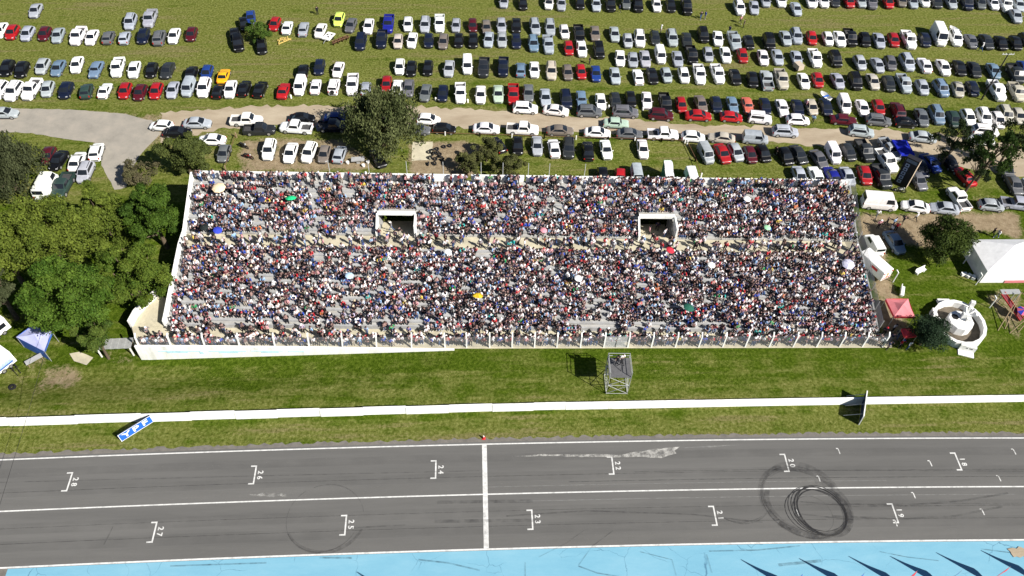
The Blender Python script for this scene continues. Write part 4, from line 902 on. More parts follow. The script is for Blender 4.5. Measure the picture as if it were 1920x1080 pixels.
# ------------------------------------------------------------------ trees
def tree(name, label, u, v, zc, rx, ry, rz_, cols, n_leaf=9000, leaf=.34, lobes=26, droop=0.0, gap=.0, seed=1, lobe_r=(.28,.45), trunk=.28, cat='tree', group=None, cone=False, shell=.75, clump=0):
    n_leaf = int(n_leaf*1.9); leaf = leaf*.72; R = np.random.default_rng(seed); c = P(u, v, zc); gz = float(height(c.x, c.y))
    root = empty(name, (c.x, c.y, gz), 0, label, cat, group); zc0 = zc-gz
    L = []
    if clump: lobes = max(16, int(clump*rx*ry))
    for i in range(lobes):
        d = R.normal(size=3); d /= np.linalg.norm(d); d[2] = abs(d[2])*1.0 if R.random() < .75 else d[2]
        q = R.uniform(.4, .95) if not clump else R.uniform(.66, 1.0); f = 1.0
        ctr = d*q*np.array([rx, ry, rz_])
        if cone: t = (ctr[2]/rz_+1)/2; ctr[:2] *= max(.15, 1.25-1.15*t); f = max(.35, 1.15-.8*t)
        L.append((ctr, R.uniform(*lobe_r)*(rx+ry)/2*f, R.uniform(.0, 1)))
    if clump: L.append((np.array([0, 0, -.1*rz_]), .58*(rx+ry)/2, .2))  # inner core leans to the darker tint, painting in the crown's inner shade
    w = np.array([l[1]**2 for l in L]); w /= w.sum()
    if clump: w[-1] = .10; w /= w.sum()
    pick_ = R.choice(len(L), n_leaf, p=w)
    d = R.normal(size=(n_leaf, 3)); d /= np.linalg.norm(d, axis=1)[:, None]; d[:, 2] = np.where(R.random(n_leaf) < .6, np.abs(d[:, 2]), d[:, 2])
    ctr = np.array([l[0] for l in L])[pick_]; lr = np.array([l[1] for l in L])[pick_]
    rr = shell+(1.08-shell)*R.random(n_leaf)**.7
    pos = ctr+d*(lr*rr)[:, None]*np.array([1, 1, .82])
    # broken, twiggy outline
    pos += d*(R.random(n_leaf)**5*lr*.45)[:, None]
    if droop:
        out = np.hypot(pos[:, 0]/rx, pos[:, 1]/ry); pos[:, 2] -= droop*out**2*rz_*R.random(n_leaf)
    pos[:, 2] = np.maximum(pos[:, 2], -zc0+.25)
    if gap:
        k = np.sin(pos[:, 0]*1.9+seed+.8*np.sin(pos[:, 1]*1.3))+np.sin(pos[:, 1]*2.0+1.7*seed+.8*np.sin(pos[:, 2]*1.2))+np.sin(pos[:, 2]*2.2+.9*pos[:, 0]); keep = k > gap; pos = pos[keep]; d = d[keep]; pick_ = pick_[keep]
    n = len(pos)
    nm = d*.8+R.normal(size=(n, 3))*.55; nm[:, 2] += .25; nm /= np.linalg.norm(nm, axis=1)[:, None]
    t = np.cross(nm, R.normal(size=(n, 3))); t /= np.linalg.norm(t, axis=1)[:, None]+1e-9; b = np.cross(nm, t)
    if droop: t = t*.5+np.array([0, 0, -1.]); t /= np.linalg.norm(t, axis=1)[:, None]; b = np.cross(nm, t); b /= np.linalg.norm(b, axis=1)[:, None]+1e-9
    sz = leaf*R.uniform(.55, 1.25, n)[:, None]; el = 1.9 if droop else 1.25
    V = np.stack([pos-t*sz*el*.5, pos+b*sz*.42, pos+t*sz*el*.5, pos-b*sz*.42], 1).reshape(-1, 3)
    V[:, 2] += 0; F = np.arange(n*4).reshape(n, 4)
    cols = np.array(cols); lob = np.array([l[2] for l in L])[pick_]; mixv = np.clip(.55*lob+.45*R.random(n), 0, 1)[:, None]
    C = cols[0]*(1-mixv)+cols[1]*mixv; C *= R.uniform(.75, 1.25, n)[:, None]
    link('crown', np_mesh('crown', V, F, M['leaf'], np.repeat(C, 4, 0), smooth=False), root, (0, 0, zc0))
    g = MB(); lean = R.uniform(-.4, .4, 2)
    g.tube([(0, 0, -.2), (lean[0]*.3, lean[1]*.3, zc0*.35), (lean[0], lean[1], zc0*.75), (lean[0], lean[1], zc0+rz_*.3)], [trunk*1.3, trunk, trunk*.75, trunk*.35], 9)
    for i in range(min(len(L), 11)):
        e = L[i][0]; st = Vector((lean[0]*.8, lean[1]*.8, zc0*R.uniform(.4, .8))); en = Vector((e[0], e[1], e[2]+zc0))
        g.tube([st, st.lerp(en, .5)+Vector((0, 0, .25)), en], [trunk*.5, trunk*.32, trunk*.1], 6)
    g.build('trunk', M['bark'], root, 60); return root
OLIVE = [(.05,.058,.018),(.12,.125,.042)]; YEL = [(.05,.078,.009),(.135,.17,.024)]; WILL = [(.05,.068,.022),(.155,.172,.07)]; GREY = [(.032,.042,.018),(.08,.092,.04)]
SM = dict(lobe_r=(.11,.24), shell=.55, clump=3.0)
tree('willow_tree', 'grey-green weeping willow over the dirt road, shading parked cars', 712, 222, 5.2, 5.82, 5.38, 4.70, WILL, 21000, .36, 80, .95, -.6, 3, trunk=.4, lobe_r=(.15,.30), shell=.6)
tree('willow_tree', 'dark green bushy tree at the left edge below the asphalt road', 8, 316, 4.0, 4.9, 5.0, 4.0, GREY, 13000, .32, 70, .5, -.3, 4, **SM)
LEFT = 'trees left of the grandstand'
tree('broadleaf_tree', 'tall yellow-green feathery tree closest to the parked white van', 192, 402, 5.80, 4.50, 4.39, 6.05, YEL, 14000, .36, 44, 0, 0, 5, group=LEFT, cone=True, **SM)
tree('broadleaf_tree', 'wide yellow-green tree in the middle of the left grove', 92, 452, 5.40, 5.92, 4.96, 5.56, YEL, 17000, .36, 49, 0, 0, 6, group=LEFT, **SM)
tree('broadleaf_tree', 'yellow-green tree cut by the left edge of the picture', 8, 480, 4.40, 4.50, 4.00, 4.60, YEL, 10000, .36, 33, 0, 0, 7, group=LEFT, **SM)
tree('broadleaf_tree', 'dark green round tree touching the upper left side of the stand', 288, 408, 4.90, 3.53, 3.90, 5.08, [(.022,.052,.005),(.07,.12,.014)], 13000, .32, 33, 0, 0, 8, group=LEFT, **SM)
tree('broadleaf_tree', 'olive tree hiding cars above the upper left stand corner', 345, 290, 3.80, 4.27, 2.52, 3.39, [(.035,.05,.012),(.10,.12,.03)], 10000, .32, 30, 0, 0, 9, group=LEFT, **SM)
tree('dry_shrub', 'half dry twiggy shrub between asphalt road and stand', 262, 325, 1.8, 2.69, 2.91, 1.90, [(.12,.10,.06),(.085,.09,.035)], 3400, .26, 30, 0, -.3, 10, cat='shrub', trunk=.1, **SM)
tree('broadleaf_tree', 'large bright green round tree beside the blue canopy', 138, 566, 5.60, 5.01, 4.51, 5.81, [(.028,.070,.006),(.095,.150,.018)], 18000, .34, 49, 0, 0, 11, group=LEFT, **SM)
tree('broadleaf_tree', 'mid green tree leaning over the lower left stand corner', 248, 520, 5.00, 4.46, 3.64, 4.84, [(.034,.072,.006),(.115,.150,.02)], 14000, .34, 41, 0, 0, 12, group=LEFT, **SM)
tree('broadleaf_tree', 'grey-green tree at the left edge above the white trailers', -8, 545, 4.00, 2.60, 2.43, 3.63, GREY, 6500, .3, 22, 0, 0, 13, group=LEFT, **SM)
tree('broadleaf_tree', 'small green tree beside the retaining wall end', 178, 632, 2.80, 2.50, 1.90, 2.66, [(.03,.062,.008),(.09,.12,.02)], 6000, .3, 19, 0, 0, 27, group=LEFT, trunk=.16, **SM)
tree('small_tree', 'small bright green tree among dark cars in the top left field', 482, 60, 1.9, 2.46, 2.35, 1.90, [(.028,.062,.008),(.08,.13,.02)], 4200, .27, 17, 0, 0, 14, trunk=.14, **SM)
BU = 'bushes behind the stand'
tree('bush', 'olive bush beside the black coupe behind the stand', 912, 285, 1.9, 2.58, 2.24, 2.02, OLIVE, 4500, .25, 17, 0, 0, 15, cat='bush', trunk=.1, group=BU, **SM)
tree('bush', 'olive bush nearest the tyres behind the stand', 876, 308, 1.9, 2.35, 2.02, 2.02, OLIVE, 4200, .25, 17, 0, 0, 16, cat='bush', trunk=.1, group=BU, **SM)
tree('bush', 'olive bush rightmost of the three behind the stand', 952, 312, 1.7, 2.91, 2.02, 1.79, OLIVE, 4200, .25, 17, 0, 0, 17, cat='bush', trunk=.1, group=BU, **SM)
PI = 'loose conifers at the right edge'
PC = [(.018,.032,.012),(.05,.07,.024)]; PK = dict(lobe_r=(.09,.19), shell=.4)
tree('pine_tree', 'loose dark pine over the white wagon beside the dirt road', 1790, 265, 5.0, 3.6, 3.2, 3.6, PC, 3400, .26, 42, .25, .1, 18, group=PI, trunk=.16, **PK)
tree('pine_tree', 'tall green pine at the right edge above the red old sedan', 1862, 292, 6.0, 4.2, 3.8, 5.0, [(.02,.045,.010),(.06,.10,.02)], 7000, .28, 60, .25, -.1, 19, group=PI, trunk=.2, **PK)
tree('pine_tree', 'sparse pine partly cut off by the right picture edge', 1906, 258, 5.0, 3.6, 3.2, 4.0, PC, 3400, .26, 42, .25, .1, 20, group=PI, trunk=.16, **PK)
tree('pine_tree', 'dark loose pine with bare trunk beside the red old sedan', 1836, 318, 4.4, 3.0, 2.8, 3.0, PC, 2600, .26, 34, .25, .1, 21, group=PI, trunk=.16, **PK)
tree('conifer_tree', 'dense green conifer beside the big white tent', 1773, 452, 3.5, 3.0, 2.9, 3.6, [(.026,.046,.007),(.075,.105,.018)], 11000, .27, 60, 0, 0, 22, trunk=.16, lobe_r=(.22,.38), shell=.55, clump=5.5)
tree('clipped_bush', 'dark blue-green round bush beside the white fountain', 1738, 626, 2.3, 2.1, 2.1, 2.3, [(.014,.030,.014),(.032,.06,.026)], 8500, .2, 30, 0, 0, 23, cat='bush', trunk=.14, lobe_r=(.30,.42), shell=.7, clump=7)

exec_misc = True
# ------------------------------------------------------------------ trackside signs and the camera tower
def board_sign(name, label, a, b, h, m_face, m_back, text=None):
    a, b = Vector(a), Vector(b); d = (b-a); L = d.length; rz = math.atan2(d.y, d.x); r = empty(name, a, rz, label, 'sign')
    MB().box((L/2, .06, h/2+.12), (L, .1, h)).build('board', m_back, r)
    MB().box((L/2, -.002, h/2+.12), (L-.02, .02, h-.02)).build('face', m_face, r)
    g = MB()
    for z in (.12+.025, h+.095): g.box((L/2, -.02, z), (L, .03, .05))
    for x in (.05, L-.05): g.box((x, -.02, h/2+.12), (.06, .03, h-.11))
    g.build('white_border', M['white'], r)
    for t in (.12, .5, .88):
        MB().bar((L*t, .12, .0), (L*t, .12, h), .08).build('leg', M['steel'], r); MB().bar((L*t, 1.0, .0), (L*t, .15, h*.8), .07).build('strut', M['steel'], r)
    if text:
        n = len(text)
        for i, ch in enumerate(text):
            me = text_mesh(ch, h*.84, .012, .022).copy(); me.materials.clear(); me.materials.append(M['white'])
            o = link('letter', me, r, (L*(.22+.28*i), -.03, h/2+.12)); o.rotation_euler = (pi/2, 0, 0); o.scale = (1.35, 1, 1)
    return r
board_sign('billboard', 'blue billboard with white letters YPF between track and white wall', P(228.5,829), P(289,791), 1.35, M['blue'], M['navy'], 'YPF')
a, b = P(1611,797), P(1617.5,750); d = (b-a); L = d.length; r = empty('billboard', a, math.atan2(d.y, d.x), 'dark billboard seen edge-on beside the white wall on the right', 'sign')
def tilt(x, o, z): return (x, o+z*.06, z)
g = MB(); q = [tilt(0,0,.08), tilt(L,0,.08), tilt(L,0,1.9), tilt(0,0,1.9)]; g.v = [tuple(Vector(p)+Vector((0,k,0))) for k in (0,.1) for p in q]; g.f = [(3,2,1,0),(4,5,6,7),(0,1,5,4),(1,2,6,5),(2,3,7,6),(3,0,4,7)]; g.m=[0]*6; g.build('board', M['navy'], r)
MB().bar(tilt(0,.05,.05), tilt(0,.05,1.94), .1, .1).build('end_post', M['white'], r); MB().bar(tilt(0,.05,1.96), tilt(L,.05,1.96), .12, .1).build('top_rail', M['white'], r)
for x in (.6, L*.55, L-.2): MB().bar((x, 1.9, .02), tilt(x, .12, 1.5), .06).build('strut', M['steel'], r)
c = P(907, 822); r = empty('traffic_cone', c, 0, 'small red and white cone at the end of the start line', 'cone'); MB().lathe([(0,.62),(.05,.62),(.08,.42)], 12).build('tip', M['white'], r); MB().lathe([(.081,.42),(.16,.03)], 12).build('body', M['red'], r); MB().box((0,0,.02), (.4,.4,.04)).build('base', M['red'], r)
tw = empty('camera_tower', P(1154, 721), rad(-2), 'steel scaffold camera tower on the lawn in front of the stand', 'tower')
TWX, TWY, TWH = 1.28, 1.35, 3.7
for x in (-TWX, TWX):
    for y in (-TWY, TWY): MB().tube([(x, y, 0), (x, y, TWH+1.05)], [.045, .045], 8).build('upright', M['steel'], tw)
MB().box((0, 0, TWH), (2*TWX+.1, 2*TWY+.1, .07)).build('platform', M['dark'] if False else mat('grey_deck', (.10,.10,.105), .8, var=.25), tw)
for y in (-TWY, TWY):
    for (p, q) in (((-TWX,y,.15),(TWX,y,1.9)), ((TWX,y,.15),(-TWX,y,1.9)), ((-TWX,y,1.95),(TWX,y,3.6)), ((TWX,y,1.95),(-TWX,y,3.6))): MB().tube([p, q], [.035, .035], 6).build('brace', M['steel'], tw)
    for z in (.12, 1.9, TWH-.06) + ((TWH+.55, TWH+1.02) if y > 0 else ()): MB().tube([(-TWX, y, z), (TWX, y, z)], [.038, .038], 6).build('rail', M['steel'], tw)
for x in (-TWX, TWX):
    for (p, q) in (((x,-TWY,.15),(x,TWY,1.9)), ((x,TWY,1.95),(x,-TWY,3.6))): MB().tube([p, q], [.035, .035], 6).build('brace', M['steel'], tw)
    for z in (.12, 1.9, TWH-.06, TWH+.55, TWH+1.02): MB().tube([(x, -TWY, z), (x, TWY, z)], [.038, .038], 6).build('rail', M['steel'], tw)
tl = tw.location
wl_ = ('white','dark','dark hair',0,np.array([[.4,.25,.18],[.8,.8,.8],[.02,.02,.03],[.01,.008,.006],[.02,.02,.02],[.01,.01,.01]])); bl_ = ('black','dark','black cap',1,np.array([[.4,.25,.18],[.012,.012,.014],[.02,.02,.03],[.01,.01,.01],[.02,.02,.02],[.01,.01,.01]]))
one_person((tl.x+.35, tl.y+.75, TWH+.035), .3, lambda l: 'person in white shirt filming on the camera tower', 'camera crew', look=wl_, k=1)
one_person((tl.x-.25, tl.y+.55, TWH+.035), .2, lambda l: 'person in black shirt and cap standing on the camera tower', 'camera crew', look=bl_, k=0)
t = empty('camera_tripod', (tl.x+.15, tl.y-.05, TWH+.035), 0, 'black video camera on a tripod on the tower deck', 'camera')
for k in range(3): MB().bar((0,0,1.15), (.5*cos(k*2.09+.5), .5*sin(k*2.09+.5), 0), .05).build('leg', M['trim'], t)
MB().box((0,-.05,1.3), (.2,.5,.22)).build('video_camera', M['trim'], t)

# ------------------------------------------------------------------ people walking about outside the stand
OUT = [(596,25,'walking alone in the top left field'),(1313,33,'left of the pair walking on the top grass lane'),(1321,33,'right of the pair walking on the top grass lane'),(1387,41,'upper of two people in the grass lane'),(1393,49,'lower of two people in the grass lane'),(1238,60,'beside a parked dark car in the second row'),(1105,118,'behind the fourth row near a red car'),(1161,20,'beside the topmost row of cars'),(1838,93,'in a hurry below the second car row at far right'),(1366,60,'behind a silver pickup in the second row'),(1508,200,'beside the beige hatchback in the fifth row'),(1522,228,'standing at the road edge right of a white hatchback'),(1452,287,'between two black hatchbacks behind the stand'),
       (1642,405,'walking at the right stand corner below the white van'),(1660,420,'leftmost of the group on the dirt path right of the stand'),(1645,425,'close to the right stand fence on the dirt path'),(1673,421,'in the middle of the group on the dirt path'),(1691,416,'in front of the silver sedan on the dirt path'),(1677,430,'nearest the parked white van on the dirt path'),(1715,411,'rightmost of the group on the dirt path'),(1668,434,'behind the blue sedan right of the stand'),(1857,440,'upper of the two behind the big white tent'),(1867,443,'lower of the two behind the big white tent'),
       (360,585,'x') ]
for u, v, w in OUT[:-1]:
    p = P(u, v+3, dz=0); one_person((p.x, p.y, p.z), random.uniform(-2.5, 2.5), lambda l, w=w: f"person in {l[0]} top {w}", 'people outside the stand', k=random.choice((0, 3)))
for j, (u, v) in enumerate(((1650,648),(1668,640),(1662,655),(1680,635),(1690,642),(1655,628),(1672,622),(1700,655),(1645,640),(1685,652))):
    p = P(u, v); one_person((p.x, p.y, p.z), random.uniform(-1, 1), lambda l, j=j: f"person in {l[0]} top, {l[2]}, {ordinal(j)} of the queue by the red gazebo", 'people by the gazebos')
for j, (u, v, k) in enumerate(((712,445,0),(735,432,3),(742,448,1),(750,442,0),(765,455,3),(1216,440,0),(1231,432,1),(1245,445,0),(1222,452,3))):
    p = P(u, v, AZ-.006)
    for _ in range(6):
        dd_ = (p-SO).dot(SEY); kz = AZ-.006-.21*max(0, min(13, int((dd_-AD1)/.4))) if dd_ > AD1 else AZ-.006; p = P(u, v, kz)
    one_person((p.x, p.y, p.z), random.uniform(-1.5, 1.5), lambda l, j=j: f"person in {l[0]} top, {l[2]}, {ordinal(j if j < 5 else j-5)} in the {'left' if j < 5 else 'right'} stair mouth", 'people in the stair mouths', k=k)

# ------------------------------------------------------------------ umbrellas over the crowd
def umbrella(label, u, v, z, R_, color, tilt_=(0, 0), alt=None):
    p = P(u, v, z); r = empty('umbrella', p, 0, label, 'umbrella', 'umbrellas in the crowd'); r.rotation_euler = (tilt_[0], tilt_[1], 0.3)
    m1 = fabric('umbrella_cloth', color); m2 = fabric('umbrella_cloth_b', alt) if alt else m1; n = 8
    for k in range(n):
        a0, a1 = 2*pi*k/n, 2*pi*(k+1)/n; g = MB(); lev = [(0, .0), (.4, -.04), (.75, -.14), (1, -.27)]
        for (q0, z0), (q1, z1) in zip(lev[:-1], lev[1:]):
            pts = [(R_*q0*cos(a0), R_*q0*sin(a0), z0*R_*1.3), (R_*q1*cos(a0), R_*q1*sin(a0), z1*R_*1.3), (R_*q1*cos(a1), R_*q1*sin(a1), z1*R_*1.3), (R_*q0*cos(a1), R_*q0*sin(a1), z0*R_*1.3)]
            g.quad(pts if q0 else pts[1:3]+[pts[0]])
        g.build('canopy_panel', m1 if k % 2 == 0 else m2, r)
    MB().tube([(0,0,.06),(0,0,-.95)], [.012,.012], 6).build('shaft', M['steel'], r)
def srow(v):   # height of the seating seen at image row v
    return float(np.interp(v, [340, 440, 465, 612], [6.2, AZ, AZ, .7]))
for lab, u, v, R_, c_, tl_, alt in (('large cream parasol in the top left of the crowd',409,349,.92,(.75,.58,.38),(.1,0),None),('green umbrella in the upper left crowd',545,368,.75,(.02,.5,.2),(-.35,.1),None),('black umbrella near the left side wall',382,424,.6,(.015,.02,.02),(0,0),None),('blue umbrella left of the cross aisle',408,430,.6,(.03,.05,.4),(.2,.2),None),('yellow umbrella in the middle of the lower tiers',896,551,.7,(.75,.55,.03),(-.3,.2),(.5,.3,.02)),('red umbrella below the right stair mouth',1258,467,.6,(.5,.03,.05),(.1,.2),None),('lilac grey umbrella near the right fence',1592,493,.85,(.45,.45,.58),(.15,-.1),(.55,.55,.66)),('dark green umbrella in the lower right tiers',1293,574,.75,(.02,.10,.07),(0,.2),None),('white umbrella in the upper right crowd',1402,371,.55,(.75,.75,.75),(.1,.1),None),('pale blue umbrella in the left lower tiers',655,515,.55,(.4,.55,.7),(.1,.1),None),('pink umbrella above the left half aisle',1020,430,.5,(.6,.25,.3),(.1,.1),None),('white umbrella in the middle tiers',1085,520,.55,(.75,.75,.75),(.1,.1),None),('white umbrella right of the left stair mouth',840,470,.5,(.75,.75,.75),(.1,.1),None),('white umbrella in the right lower tiers',1335,495,.55,(.75,.74,.7),(.1,.1),None),('light green umbrella right of the aisle',1440,425,.5,(.3,.6,.35),(.1,.1),None),('navy umbrella near the top left parasol',490,372,.5,(.02,.03,.1),(.1,.1),None)):
    umbrella(lab, u, v, srow(v)+1.75, R_, c_, tl_, alt)

# ------------------------------------------------------------------ tents, gazebos, fountain and playground
def gazebo(name, label, corners, h, peak, m, m_skirt=None, skirt=.25, legs='steel', sides=None):
    c = sum(corners, Vector())/4; r = empty(name, (c.x, c.y, c.z), 0, label, 'tent'); L = [(p.x-c.x, p.y-c.y) for p in corners]
    for i in range(4):
        a, b = L[i], L[(i+1) % 4]; g = MB(); n = 4
        for k in range(n):
            t0, t1 = k/n, (k+1)/n; sag = lambda t: h-.10*sin(t*pi)
            for (f0, f1) in ((0, .5), (.5, 1)):
                def pt(t, f): 
                    x = a[0]+(b[0]-a[0])*t; y = a[1]+(b[1]-a[1])*t; zz_ = sag(t)*(1-f)+peak*f-(.10*sin(f*pi)); return (x*(1-f), y*(1-f), zz_)
                q = [pt(t0, f0), pt(t1, f0), pt(t1, f1), pt(t0, f1)]; g.quad(q if f1 < 1 else q[:3])
        g.build('roof_panel', m, r)
        g = MB(); g.quad([(a[0],a[1],h), (b[0],b[1],h), (b[0]*1.01,b[1]*1.01,h-skirt), (a[0]*1.01,a[1]*1.01,h-skirt)]); g.build('valance', m_skirt or m, r)
        MB().tube([(a[0]*.99,a[1]*.99,0),(a[0]*.99,a[1]*.99,h-.02)], [.04,.04], 6).build('leg', M[legs], r)
        if sides and i in sides:
            MB().quad([(a[0]*.985,a[1]*.985,.03),(b[0]*.985,b[1]*.985,.03),(b[0]*.985,b[1]*.985,h-.1),(a[0]*.985,a[1]*.985,h-.1)]).build('side_wall', m_skirt or m, r)
    return r
def at_h(pts, h): 
    o = []
    for u, v in pts:
        p = P(u, v, h); o.append(Vector((p.x, p.y, float(height(p.x, p.y)))))
    return o
gazebo('gazebo', 'pink faded gazebo at the lower right corner of the stand', at_h([(1677,593),(1716,594),(1703,560),(1661,560)], 2.3), 2.3, 3.0, M['pink'], M['redc'], .35)
gazebo('gazebo', 'small bright red gazebo above the dark round bush', at_h([(1697,633),(1720,630),(1710,614),(1690,616)], 2.2), 2.2, 2.7, M['redc'])
gazebo('canopy', 'lilac blue pitched canopy under the left trees', at_h([(18,616),(71,643),(86,606),(47,595)], 2.2), 2.2, 2.7, M['bluec'], M['blued'], .3, sides=(3, 0))
gazebo('tarpaulin', 'royal blue tarpaulin shelter in the shade right of the parked pickups', at_h([(1690,290),(1716,290),(1700,262),(1672,262)], 2.0), 2.0, 2.35, M['royal'])
# big white frame tent with a ridge
hh, pk = 2.4, 4.3
ap_ = P(1898, 448, pk); near_l = P(1852, 509, hh); far_l = P(1817, 449, hh)
for q_ in (ap_, near_l, far_l): q_.z = 0
cen = Vector((ap_.x, (near_l.y+far_l.y)/2+.1, 0)); near_r = Vector((2*cen.x-near_l.x, near_l.y-.1, 0)); far_r = Vector((2*cen.x-far_l.x+.3, far_l.y-.1, 0)); c = cen
r = empty('marquee', c, 0, 'big white pyramid tent at the right edge above the playground', 'tent')
def lift(p, z): return (p.x-c.x, p.y-c.y, z)
apx = (0, 0, pk)
for nme, pts in (('roof_panel', [lift(near_l,hh),lift(near_r,hh),apx]), ('roof_panel', [lift(far_r,hh),lift(far_l,hh),apx]), ('roof_panel', [lift(far_l,hh),lift(near_l,hh),apx]), ('roof_panel', [lift(near_r,hh),lift(far_r,hh),apx]),
                 ('side_panel', [lift(near_l,.02),lift(near_r,.02),lift(near_r,hh),lift(near_l,hh)]), ('side_panel', [lift(far_l,.02),lift(near_l,.02),lift(near_l,hh),lift(far_l,hh)]), ('side_panel', [lift(far_r,.02),lift(far_l,.02),lift(far_l,hh),lift(far_r,hh)]), ('side_panel', [lift(near_r,.02),lift(far_r,.02),lift(far_r,hh),lift(near_r,hh)])):
    MB().quad(pts).build(nme, M['wtent'], r)
x0, x1 = Vector(lift(near_l, 0)), Vector(lift(near_r, 0)); dd = (x1-x0).normalized()
MB().box((x0+dd*5.2+Vector((0,-.04,.28))), (3.6,.03,.5)).build('pink_banner', M['pink'], r)
for k in range(3):
    p = P(1806+k*9, 516+k*3); rr_ = empty('white_crate', p, .5*k, f'white crate, {ordinal(k)} from left beside the big white tent', 'crate', 'white crates by the tent')
    MB().box((0,0,.2), (.7,.45,.38)).build('box', M['white'], rr_); MB().box((0,0,.40), (.74,.49,.03)).build('lid', M['white'], rr_)
# fountain monument
FC = P(1797, 607, .6); fo = empty('fountain', (FC.x, FC.y, 0), rad(-20), 'white dry fountain with an inner drum and stepped concrete sculpture', 'fountain')
MB().lathe([(3.35,0),(3.35,1.05),(2.95,1.05),(2.95,.08),(0,.08)], 18, sx=1.0, sy=1.12).build('basin', M['whitewash'], fo)
MB().lathe([(2.94,.1),(0,.1)], 18, sx=1, sy=1.12).build('basin_floor', mat('mottled_basin_floor', (.12,.10,.075), .9, var=.5, scale=1.2), fo)  # mottled brown disc laid over the white basin bottom
MB().lathe([(1.62,.1),(1.62,1.35),(1.5,1.42),(0,1.42)], 10).build('inner_drum', M['whitewash'], fo)
MB().lathe([(.5,1.425),(.42,1.435),(0,1.435)], 6, c=(-.75,.3,0)).build('drum_well', M['dark'], fo)
g = MB(); g.box((.35,.5,1.9), (.9,.7,1.0)); g.box((.75,.1,1.7), (.5,.5,.6)); g.build('sculpture_core', M['whitewash'], fo)
for (x, y, z, a) in ((-.15,.75,2.6,.5),(.35,.9,2.75,0),(.9,.7,2.6,-.5),(1.15,.2,2.3,-.9)):
    MB().bar((.35,.5,1.9), (x*1.15,y*1.1,z+.5), .26, .34).build('sculpture_fin', M['whitewash'], fo)
for k in range(4): MB().box((-3.15+.12*k*k, .6-.75*k+.4, .56), (.5,.5,1.12), rz=.2*k).build('bench_block', M['whitewash'], fo)
g = MB(); g.box((.95,-3.72,.55), (1.9,.5,1.1)); g.build('plinth', M['whitewash'], fo); MB().box((.95,-4.35,.06), (1.9,.8,.12)).build('plinth_step', M['whitewash'], fo)
for (x, w) in ((1.3, .4), (.8, .25)): MB().box((x, -3.975, .75), (w,.012,.16)).build('plaque', M['trim'], fo)
g = MB(); g.box((1.55,3.4,.9), (.55,.5,1.8)); g.build('rear_pillar', M['whitewash'], fo)
MB().box((-1.6,3.75,.2), (1.6,.6,.4), rz=.3).build('rear_slab', M['whitewash'], fo)
# swings
for k, (u, v, lean) in enumerate(((1748,575,0),)): pass
def apole(label, u0, v0, h, name='lamp_post', cat='post'):
    p = P(u0, v0); r = empty(name, p, 0, label, cat); MB().tube([(0,0,0),(0,0,h)], [.07,.06], 8).build('shaft', M['white'], r); MB().bar((0,0,h-.05), (-.3,.25,h+.3), .12).build('arm', M['white'], r); return r
apole('bent white fence post on the grass below the blue sedan', 1674, 529, 2.0, 'bent_post'); apole('bent white post beside the playground above the fountain', 1855, 577, 2.0, 'bent_post'); apole('bent white post at the near left tent corner', 1829, 534, 2.0, 'bent_post'); apole('bent white post at the far left tent corner', 1806, 494, 2.0, 'bent_post')
sw = empty('swing_set', P(1893, 612), 0, 'playground swing frame with bare timber poles at right edge', 'swing'); o_ = sw.location
def rl(u, v, z): p = P(u, v, z); return (p.x-o_.x, p.y-o_.y, z)
topa, topb = rl(1915,548,2.6), rl(1950,575,2.6)
for (u, v, t) in ((1871,620,topa),(1893,625,topb),(1909,623,topb),(1884,617,topa)): MB().tube([rl(u,v,0), t], [.06,.05], 7).build('leg', M['wood'], sw)
MB().tube([topa, topb], [.06,.06], 7).build('crossbar', M['wood'], sw)
sl = empty('slide', P(1890,570), 0, 'dark red playground slide at the right picture edge', 'slide'); o_ = sl.location
a0, a1 = Vector(rl(1880,550,1.9)), Vector(rl(1915,600,.15)); g = MB(); g.bar(a0, a1, .75, .06); dv = (a1-a0).normalized(); sd = Vector((-dv.y, dv.x, 0)).normalized()*.38
g.build('chute', mat('dark_red_slide', (.12,.012,.02), .5, var=.2), sl)
for s in (1, -1): MB().bar(a0+sd*s+Vector((0,0,.08)), a1+sd*s+Vector((0,0,.08)), .05, .18).build('side_rail', M['red'], sl)
MB().box((a0.x+1.2, a0.y+.25, a0.z), (2.6,.8,.08)).build('deck', M['steel'], sl)
for (x, y) in ((.1,.5),(2.3,.5),(.1,-.1),(2.3,-.1)): MB().bar((a0.x+x,a0.y+y,0), (a0.x+x,a0.y+y,a0.z), .08).build('leg', M['steel'], sl)
p = P(1908,597); r = empty('beach_umbrella', p, 0, 'red and blue small parasol beside the swing set', 'umbrella'); mA = fabric('pink_cloth', (.6,.12,.2)); mB_ = fabric('blue_cloth', (.03,.05,.4))
for k in range(8):
    a0_, a1_ = 2*pi*k/8, 2*pi*(k+1)/8; MB().quad([(0,0,1.9),(.85*cos(a0_),.85*sin(a0_),1.55),(.85*cos(a1_),.85*sin(a1_),1.55)]).build('canopy_panel', mA if k % 2 else mB_, r)
MB().tube([(0,0,0),(0,0,1.88)], [.02,.02], 6).build('shaft', M['steel'], r)
for k, (u, v) in enumerate(((1724,511),(1690,549))):
    p = P(u, v); r = empty('park_bench', p, rad(25+40*k), ('white concrete bench on the lawn below the conifer','white concrete bench beside the pink gazebo')[k], 'bench'); MB().box((0,0,.42), (1.7,.5,.1)).build('seat', M['white'], r)
    for x in (-.6,.6): MB().box((x,0,.18), (.15,.45,.37)).build('leg', M['white'], r)
    MB().box((0,.24,.68), (1.7,.08,.4)).build('backrest', M['white'], r)
